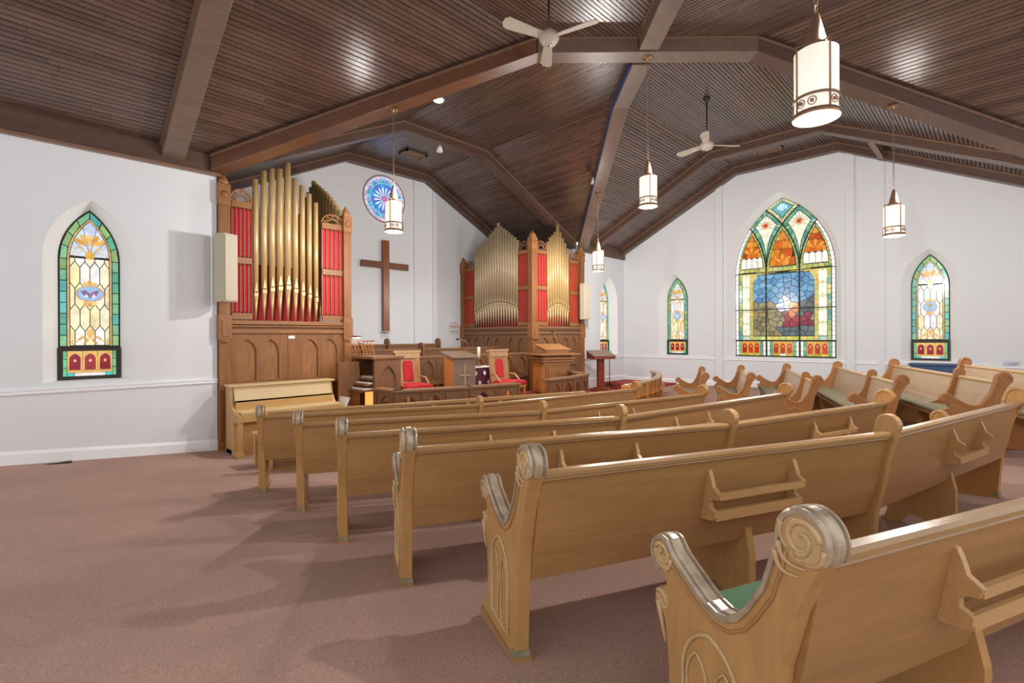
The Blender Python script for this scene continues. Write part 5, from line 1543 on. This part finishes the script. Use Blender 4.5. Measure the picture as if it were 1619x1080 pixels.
# pulpit
t = thing('pulpit', 'large honey oak pulpit with moulded top and gooseneck microphone before the two-sided organ', 'pulpit', (9.32, 7.92, 0.45), math.radians(-20))
MB().span((-0.36, -0.28, 0.0), (0.36, 0.28, 0.90)).build('body', PULZ, t, bevel=0.006)
s = MB().span((-0.39, -0.29, 0.04), (-0.358, 0.27, 0.86)).build('side_panel', HONEY, t, bevel=0.006)
MB().span((-0.40, -0.22, 0.10), (-0.388, 0.20, 0.66)).build('inset_panel', HONEY, s, bevel=0.004)
f = MB().span((-0.34, -0.30, 0.04), (0.34, -0.278, 0.86)).build('front_panel', PULZ, t, bevel=0.006)
MB().span((-0.26, -0.312, 0.10), (0.26, -0.298, 0.66)).build('inset_panel', PULX, f, bevel=0.004)
m = MB(); m.tube([(0.05 * math.cos(a * PI / 8) - 0.0, -0.316, 0.46 + 0.08 * math.sin(a * PI / 8)) for a in range(16)], 0.008, 5, True); m.span((-0.008, -0.32, 0.33), (0.008, -0.312, 0.60)); m.build('carved_emblem', PULZ, f)
for z, g, h in ((0.72, 0.03, 0.05), (0.78, 0.07, 0.06), (0.85, 0.11, 0.05), (0.95, 0.20, 0.04)):
    MB().span((-0.36 - g, -0.28 - g, z), (0.36 + g, 0.28 + g, z + h)).build('cornice', PULX, t, bevel=0.012)
MB().span((-0.38, -0.3, 0.88), (0.38, 0.3, 0.96)).build('neck', PULZ, t)
d = MB(); d.prism([(-0.28, 0.99), (0.26, 0.99), (0.26, 1.20), (-0.28, 1.08)], lambda p, q: (q, p[0], p[1]), -0.30, 0.34); d.build('desk_box', PULX, t, bevel=0.006)
d = MB(); d.prism([(-0.31, 1.075), (0.29, 1.205), (0.29, 1.225), (-0.31, 1.095)], lambda p, q: (q, p[0], p[1]), -0.34, 0.38); d.build('reading_top', PULX, t, bevel=0.006)
MB().tube([(0.26, 0.18, 1.2), (0.24, 0.16, 1.33), (0.12, 0.02, 1.44), (-0.02, -0.10, 1.52)], 0.010, 6).build('microphone_stem', CHROME, t)
MB().tube([(-0.02, -0.10, 1.52), (-0.07, -0.13, 1.545)], 0.022, 8).build('microphone_head', BLACK, t)

# red wooden stand and microphone stand by the corner
t = thing('reading_stand', 'red mahogany reading stand on one post near the corner lancet', 'stand', (11.62, 8.05, 0.30), math.radians(-30))
MB().span((-0.24, -0.24, 0.0), (0.24, 0.24, 0.06)).build('base', REDWOOD, t, bevel=0.008)
MB().span((-0.16, -0.16, 0.06), (0.16, 0.16, 0.10)).build('base_step', REDWOOD, t, bevel=0.008)
MB().span((-0.09, -0.07, 0.10), (0.09, 0.07, 0.98)).build('post', REDWOOD, t, bevel=0.006)
d = MB(); d.prism([(-0.30, 0.92), (0.26, 0.92), (0.26, 1.14), (-0.30, 1.00)], lambda p, q: (q, p[0], p[1]), -0.32, 0.32); d.build('box_top', REDWOOD, t, bevel=0.006)
d = MB(); d.prism([(-0.32, 0.995), (0.28, 1.145), (0.28, 1.16), (-0.32, 1.01)], lambda p, q: (q, p[0], p[1]), -0.34, 0.34); d.build('reading_top', GREYW, t, bevel=0.004)
t = thing('microphone_stand', 'thin black microphone stand on tripod feet beside the reading stand', 'mic stand', (12.30, 8.20, 0.30), 0)
MB().tube([(0, 0, 0.1), (0, 0, 1.05)], 0.012, 8).build('pole', IRON, t)
for k in range(3):
    a = 0.4 + 2 * PI * k / 3
    MB().tube([(0, 0, 0.16), (0.28 * math.cos(a), 0.28 * math.sin(a), 0.01)], 0.011, 6).build('foot', IRON, t)
MB().tube([(0, 0, 1.05), (-0.02, -0.06, 1.11)], 0.018, 8).build('clip', BLACK, t)

# cross on the chancel wall
t = thing('wall_cross', 'plain walnut cross hanging on the white chancel wall', 'cross', (6.84, YCW - 0.03, 2.0), 0)
MB().span((-0.09, -0.10, 0.02), (0.09, 0.0, 2.45)).build('upright', CROSSW, t, bevel=0.006)
MB().span((-0.70, -0.085, 1.70), (0.70, 0.0, 1.87)).build('crossbar', wood('cross_walnut_long', (118, 62, 30), 'x', 0.3, 0.22, 8.0), t, bevel=0.006)
MB().span((-0.13, -0.11, 0.0), (0.13, 0.0, 0.022)).build('foot_bracket', CHROME, t)

# exit sign
t = thing('exit_sign', 'small white exit sign with red letters on the chancel wall beside the organ', 'sign', (9.16, YCW - 0.05, 2.16), 0)
MB().span((-0.16, -0.035, -0.11), (0.16, 0.0, 0.10)).build('box', WHITE, t, bevel=0.006)
text_mesh('EXIT', 0.15, 0.002, plain('exit_red', (190, 34, 34), 0.5), t, (0, -0.04, 0.0))
for x in (-0.07, 0.07):
    MB().lathe([(0.02, 0), (0.045, 0.03), (0.045, 0.06)], (x, -0.02, 0.11), 10).build('emergency_lamp', WHITE, t)

# loudspeakers
def speaker(loc, rz, label):
    t = thing('loudspeaker', label, 'speaker', loc, rz, 'cream column loudspeakers')
    MB().prism([(-0.11, -0.13), (0.11, -0.13), (0.14, 0.03), (0.10, 0.12), (-0.10, 0.12), (-0.14, 0.03)], lambda p, q: (p[0], p[1], q), -0.52, 0.52).build('cabinet', CREAM, t, bevel=0.008)
    MB().span((-0.10, -0.142, -0.50), (0.10, -0.128, 0.50)).build('grille', CREAM, t, bevel=0.004)
    MB().tube([(0, 0.08, 0.1), (0, 0.22, 0.1)], 0.025, 8).build('wall_bracket', IRON, t)
speaker((2.19, 8.43, 2.93), math.radians(20), 'cream loudspeaker fixed at the wall end beside the nine-pipe organ')
speaker((11.48, 8.50, 2.87), math.radians(-12), 'cream loudspeaker fixed beside the two-sided organ, near the corner lancet')

# blue bin under the chalice lancet, papers on the rail
t = thing('storage_bin', 'blue plastic bin under the chalice lancet', 'bin', (13.68, 1.0, floor_z(13.7, 1.0)), 0)
zz = 1.20 - floor_z(13.7, 1.0)
b_ = MB(); b_.prism([(-0.18, -0.36), (0.18, -0.36), (0.18, 0.36), (-0.18, 0.36)], lambda p, q: (p[0] * (0.86 + 0.14 * q / zz), p[1] * (0.9 + 0.1 * q / zz), q), 0, zz); b_.build('body', BLUE, t, bevel=0.02)
MB().span((-0.21, -0.39, zz), (0.21, 0.39, zz + 0.05)).build('lid', BLUE, t, bevel=0.015)
t = thing('crumpled_paper', 'small white and blue crumpled paper lying on the chair rail behind the last pew', 'paper', (13.945, -0.16, 1.247), 0)
m = MB(); m.add([(0.03 * math.cos(a) * (1 + 0.3 * math.sin(3 * a + k)), 0.10 * math.sin(a) * (1 + 0.2 * math.cos(5 * a + k)), 0.03 * k + 0.012 * math.sin(4 * a)) for k in range(3) for a in [2 * PI * i / 12 for i in range(12)]],
      [(k * 12 + i, k * 12 + (i + 1) % 12, (k + 1) * 12 + (i + 1) % 12, (k + 1) * 12 + i) for k in range(2) for i in range(12)] + [tuple(range(24, 36))])
m.build('sheet', plain('blue_white_paper', (196, 204, 222), 0.7, vary=0.25, scale=30), t)
# floor vent
t = thing('floor_vent', 'dark slotted floor vent in the carpet under the book lancet', 'vent', (0.24, 8.62, floor_z(0.24, 8.62) + 0.001), 0)
MB().span((-0.19, -0.045, -0.006), (0.19, 0.045, 0.004)).build('frame', IRON, t)
for k in range(12): MB().span((-0.17 + 0.029 * k, -0.035, 0.004), (-0.155 + 0.029 * k, 0.035, 0.008)).build('slat', BRONZE, t)

# ceiling vents
def ceil_vent(loc, rz, label, d=(0.62, 0.36), tilt=(0, 0)):
    t = thing('ceiling_vent', label, 'vent', loc, rz)
    w, h = d
    for a, b in (((-w / 2, -h / 2), (w / 2, -h / 2 + 0.05)), ((-w / 2, h / 2 - 0.05), (w / 2, h / 2)), ((-w / 2, -h / 2), (-w / 2 + 0.05, h / 2)), ((w / 2 - 0.05, -h / 2), (w / 2, h / 2))):
        MB().span((a[0], a[1], -0.05), (b[0], b[1], 0.0)).build('frame', BEAMG, t)
    MB().span((-w / 2, -h / 2, -0.005), (w / 2, h / 2, 0.0)).build('backing', GAP, t)
    for k in range(7): MB().span((-w / 2 + 0.05, -h / 2 + 0.055 + k * (h - 0.1) / 7, -0.03), (w / 2 - 0.05, -h / 2 + 0.075 + k * (h - 0.1) / 7, -0.012)).build('slat', BRONZE, t)
ceil_vent((6.95, 10.45, ZF - 0.005), 0, 'wooden framed ceiling vent above the chancel')
ceil_vent((13.05, 4.05, ZF - 0.005), PI / 2, 'wooden framed ceiling vent above the large window')

# spotlights
def spot(loc, label, lit=False, rz=0.0):
    t = thing('spotlight', label, 'spotlight', loc, rz)
    if lit:
        MB().lathe([(0.11, 0), (0.12, -0.012), (0.105, -0.03), (0.09, -0.03)], n=16).build('trim_ring', WHITE, t)
        MB().lathe([(0.001, -0.034), (0.09, -0.034), (0.09, -0.024)], n=16).build('lamp_face', emit('spot_face', (255, 250, 240), 14.0), t)
    else:
        MB().lathe([(0.05, 0.0), (0.05, -0.02)], n=12).build('mount', BRONZE, t)
        MB().tube([(0, 0, -0.02), (0.02, -0.03, -0.09)], 0.012, 6).build('arm', BRONZE, t)
        MB().lathe([(0.035, 0.0), (0.055, -0.06), (0.075, -0.15), (0.066, -0.15)], (0.02, -0.04, -0.08), 14).build('hood', WHITE, t)
        MB().lathe([(0.001, -0.140), (0.064, -0.146)], (0.02, -0.04, -0.08), 14).build('lamp_face', emit('spot_soft', (255, 244, 226), 2.5), t)
spot((5.66, 7.64, prof_z(XC - 5.66) - 0.003), 'round glowing downlight in the chancel ceiling boards', True)
spot((6.66, 9.02, ZF - RD + 0.04), 'small white spotlight under the arched chancel beam')
def beam_light(loc, target, watt, deg, name):
    ld = bpy.data.lights.new(name, 'SPOT'); ld.energy = watt; ld.spot_size = math.radians(deg); ld.spot_blend = 0.7; ld.color = (1.0, 0.965, 0.92); ld.shadow_soft_size = 0.06
    o = bpy.data.objects.new(name, ld); COL.objects.link(o); o.location = loc
    o.rotation_euler = (Vector(target) - Vector(loc)).to_track_quat('-Z', 'Y').to_euler()
beam_light((5.66, 7.64, prof_z(XC - 5.66) - 0.06), (5.4, 7.6, 0.4), 220, 120, 'downlight_beam')
beam_light((6.68, 8.97, ZF - RD - 0.22), (7.6, 8.2, 0.5), 220, 120, 'chancel_beam')
beam_light((9.64, 6.84, prof_z(9.62 - XC) - 0.28), (9.3, 8.3, 1.2), 160, 110, 'pulpit_beam')
s3 = (9.62, 6.88); spot((s3[0], s3[1], prof_z(s3[0] - XC) - 0.02), 'small white spotlight beside the rib above the two-sided organ')
t3 = [o for o in COL.objects if o.name.startswith('spotlight')][-1]
mb3 = MB().span((-0.30, -0.07, 0.0), (0.30, 0.07, 0.025)).build('mount_board', BEAMO, t3, (-0.20, 0.0, 0.02), 0.0)
mb3.rotation_euler = (0, math.radians(-26.5), 0)

# ------------------------------------------------------------------ pendants
def pendant(x, y, zb, zt, label, scale=1.0):
    t = thing('pendant_lamp', label, 'lamp', (x, y, zb), random.uniform(0.3, 0.9), 'hanging lantern lamps')
    k = scale; R, H = 0.135 * k, 0.46 * k
    MB().lathe([(R * 0.97, 0.13 * k), (R, 0.14 * k), (R, H), (R * 0.94, H + 0.005), (R * 0.45, H + 0.02)], n=28).build('shade', SHADE, t)
    MB().lathe([(R * 0.985, 0.025), (R * 0.985, 0.13 * k)], n=28).build('lower_shade', SHADE, t)
    MB().lathe([(0.001, 0.004), (R * 0.86, 0.010)], n=24).build('diffuser', SHADEB, t)
    fr = MB()
    fr.lathe([(R * 0.88, 0.0), (R * 1.08, 0.0), (R * 1.10, 0.012), (R * 1.05, 0.035), (R * 0.98, 0.035)], n=28)
    fr.lathe([(R * 1.0, 0.125 * k), (R * 1.04, 0.127 * k), (R * 1.04, 0.142 * k), (R * 1.0, 0.144 * k)], n=28)
    fr.build('bottom_ring', BRONZE, t)
    for i in range(4):
        a = PI / 2 * i
        e = (math.cos(a), math.sin(a))
        MB().tube([(e[0] * R * 1.03, e[1] * R * 1.03, 0.03), (e[0] * R * 1.03, e[1] * R * 1.03, H * 0.98), (e[0] * R * 1.10, e[1] * R * 1.10, H + 0.03 * k), (e[0] * R * 0.52, e[1] * R * 0.52, H + 0.045 * k)], 0.006, 6).build('strap', BRONZE, t)
    for i in range(12):
        if i % 3 == 2: continue
        a = PI / 6 * (i + 0.5); e = (math.cos(a), math.sin(a)); n_ = (-e[1], e[0])
        c = (e[0] * R * 1.015, e[1] * R * 1.015, 0.082 * k)
        o = MB(); o.tube([(c[0] + n_[0] * 0.026 * k * math.cos(b * PI / 5), c[1] + n_[1] * 0.026 * k * math.cos(b * PI / 5), c[2] + 0.028 * k * math.sin(b * PI / 5)) for b in range(10)], 0.0035, 4, True)
        o.box(c, (0.02 * k, 0.02 * k, 0.02 * k), a)
        o.build('band_ornament', BRONZE, t)
    MB().lathe([(R * 0.62, H + 0.01), (R * 0.62, H + 0.04 * k), (R * 0.50, H + 0.06 * k), (R * 0.14, H + 0.27 * k), (0.001, H + 0.28 * k)], n=16).build('cone_cap', BRONZE, t)
    h0, h1 = H + 0.27 * k, zt - zb
    ch = MB(); N = max(4, int((h1 - h0) / 0.06)); st = (h1 - h0 - 0.02) / N
    for i in range(N):
        zc = h0 + st * (i + 0.5); q = PI / 2 * (i % 2)
        ch.tube([((0.012 * math.cos(b * PI / 4)) * math.cos(q), (0.012 * math.cos(b * PI / 4)) * math.sin(q), zc + st * 0.62 * math.sin(b * PI / 4)) for b in range(8)], 0.0038, 4, True)
    ch.build('chain', BRONZE, t)
    MB().lathe([(0.012, -0.05), (0.03, -0.045), (0.075, -0.012), (0.08, 0.0)], (0, 0, h1), 16).build('ceiling_rose', BRASS, t)
    ld = bpy.data.lights.new('lamp_bulb', 'POINT'); ld.energy = LAMP_WATT; ld.color = (1.0, 0.965, 0.92); ld.shadow_soft_size = 0.055
    lo = bpy.data.objects.new('bulb_light', ld); COL.objects.link(lo); lo.parent = t; lo.location = (0, 0, -0.14)
    l2 = bpy.data.lights.new('ceiling_fill', 'POINT'); l2.energy = LAMP_WATT * 0.14; l2.color = (1.0, 0.965, 0.92); l2.shadow_soft_size = 0.06  # extra light added above the opaque shade to brighten the ceiling
    u2 = bpy.data.objects.new('ceiling_fill_light', l2); COL.objects.link(u2); u2.parent = t; u2.location = (0.0, -0.09 * k, H + 0.20 * k)
SHADE = emit('lamp_shade_glow', (236, 228, 214), LAMP_SHADE)
SHADEB = emit('lamp_bottom_glow', (255, 238, 206), LAMP_SHADE)
def rib_bottom(u): return prof_z(u) - RD
def on_d1(px_lat):       # along the rib from the left organ to the gable side; u signed
    return None
pendant(4.13, 6.76, 3.52, rib_bottom(2.82), 'hanging lantern in front of the blue rose window')
pendant(9.72, 1.17, 3.42, rib_bottom(2.775), 'hanging lantern beside the chalice lancet wall strip')
pendant(6.98, 3.92, 3.90, ZF - RD, 'hanging lantern from the meeting point of the ribs')
pendant(9.95, 6.95, 3.46, rib_bottom(3.0), 'hanging lantern near the speaker of the two-sided organ')
pendant(3.90, 0.895, 3.36, rib_bottom(3.05), 'hanging lantern over the rear pews, before the sloped ceiling boards')

# ceiling fans
def fan(x, y, z, a0, label):
    t = thing('ceiling_fan', label, 'fan', (x, y, z), a0, 'three-blade ceiling fans')
    MB().tube([(0, 0, 0.06), (0, 0, ZF - z)], 0.014, 8).build('rod', IRON, t)
    MB().lathe([(0.015, -0.10), (0.06, -0.03), (0.07, 0.0)], (0, 0, ZF - z), 14).build('canopy', IRON, t)
    MB().lathe([(0.03, -0.10), (0.09, -0.085), (0.13, -0.03), (0.13, 0.03), (0.07, 0.07), (0.02, 0.14)], n=20).build('motor', BLADE, t)
    MB().lathe([(0.001, -0.115), (0.03, -0.11), (0.045, -0.098)], n=14).build('hub_cap', CHROME, t)
    for k in range(3):
        a = 2 * PI * k / 3
        pl = [(0.11, -0.05), (0.30, -0.065), (0.58, -0.085), (0.64, -0.07), (0.675, -0.02), (0.67, 0.04), (0.62, 0.075), (0.30, 0.06), (0.11, 0.05)]
        fn = lambda p, q: (*rot((p[0], p[1]), a), q + p[1] * 0.28)
        MB().prism(pl, fn, -0.006, 0.006).build('blade', BLADE, t, bevel=0.002)
fan(4.80, 4.10, 5.72, math.radians(45), 'pale three-blade ceiling fan in front of the level rib')
fan(9.42, 4.02, 5.58, math.radians(45 + 155), 'pale three-blade ceiling fan on a long rod before the gable beam')
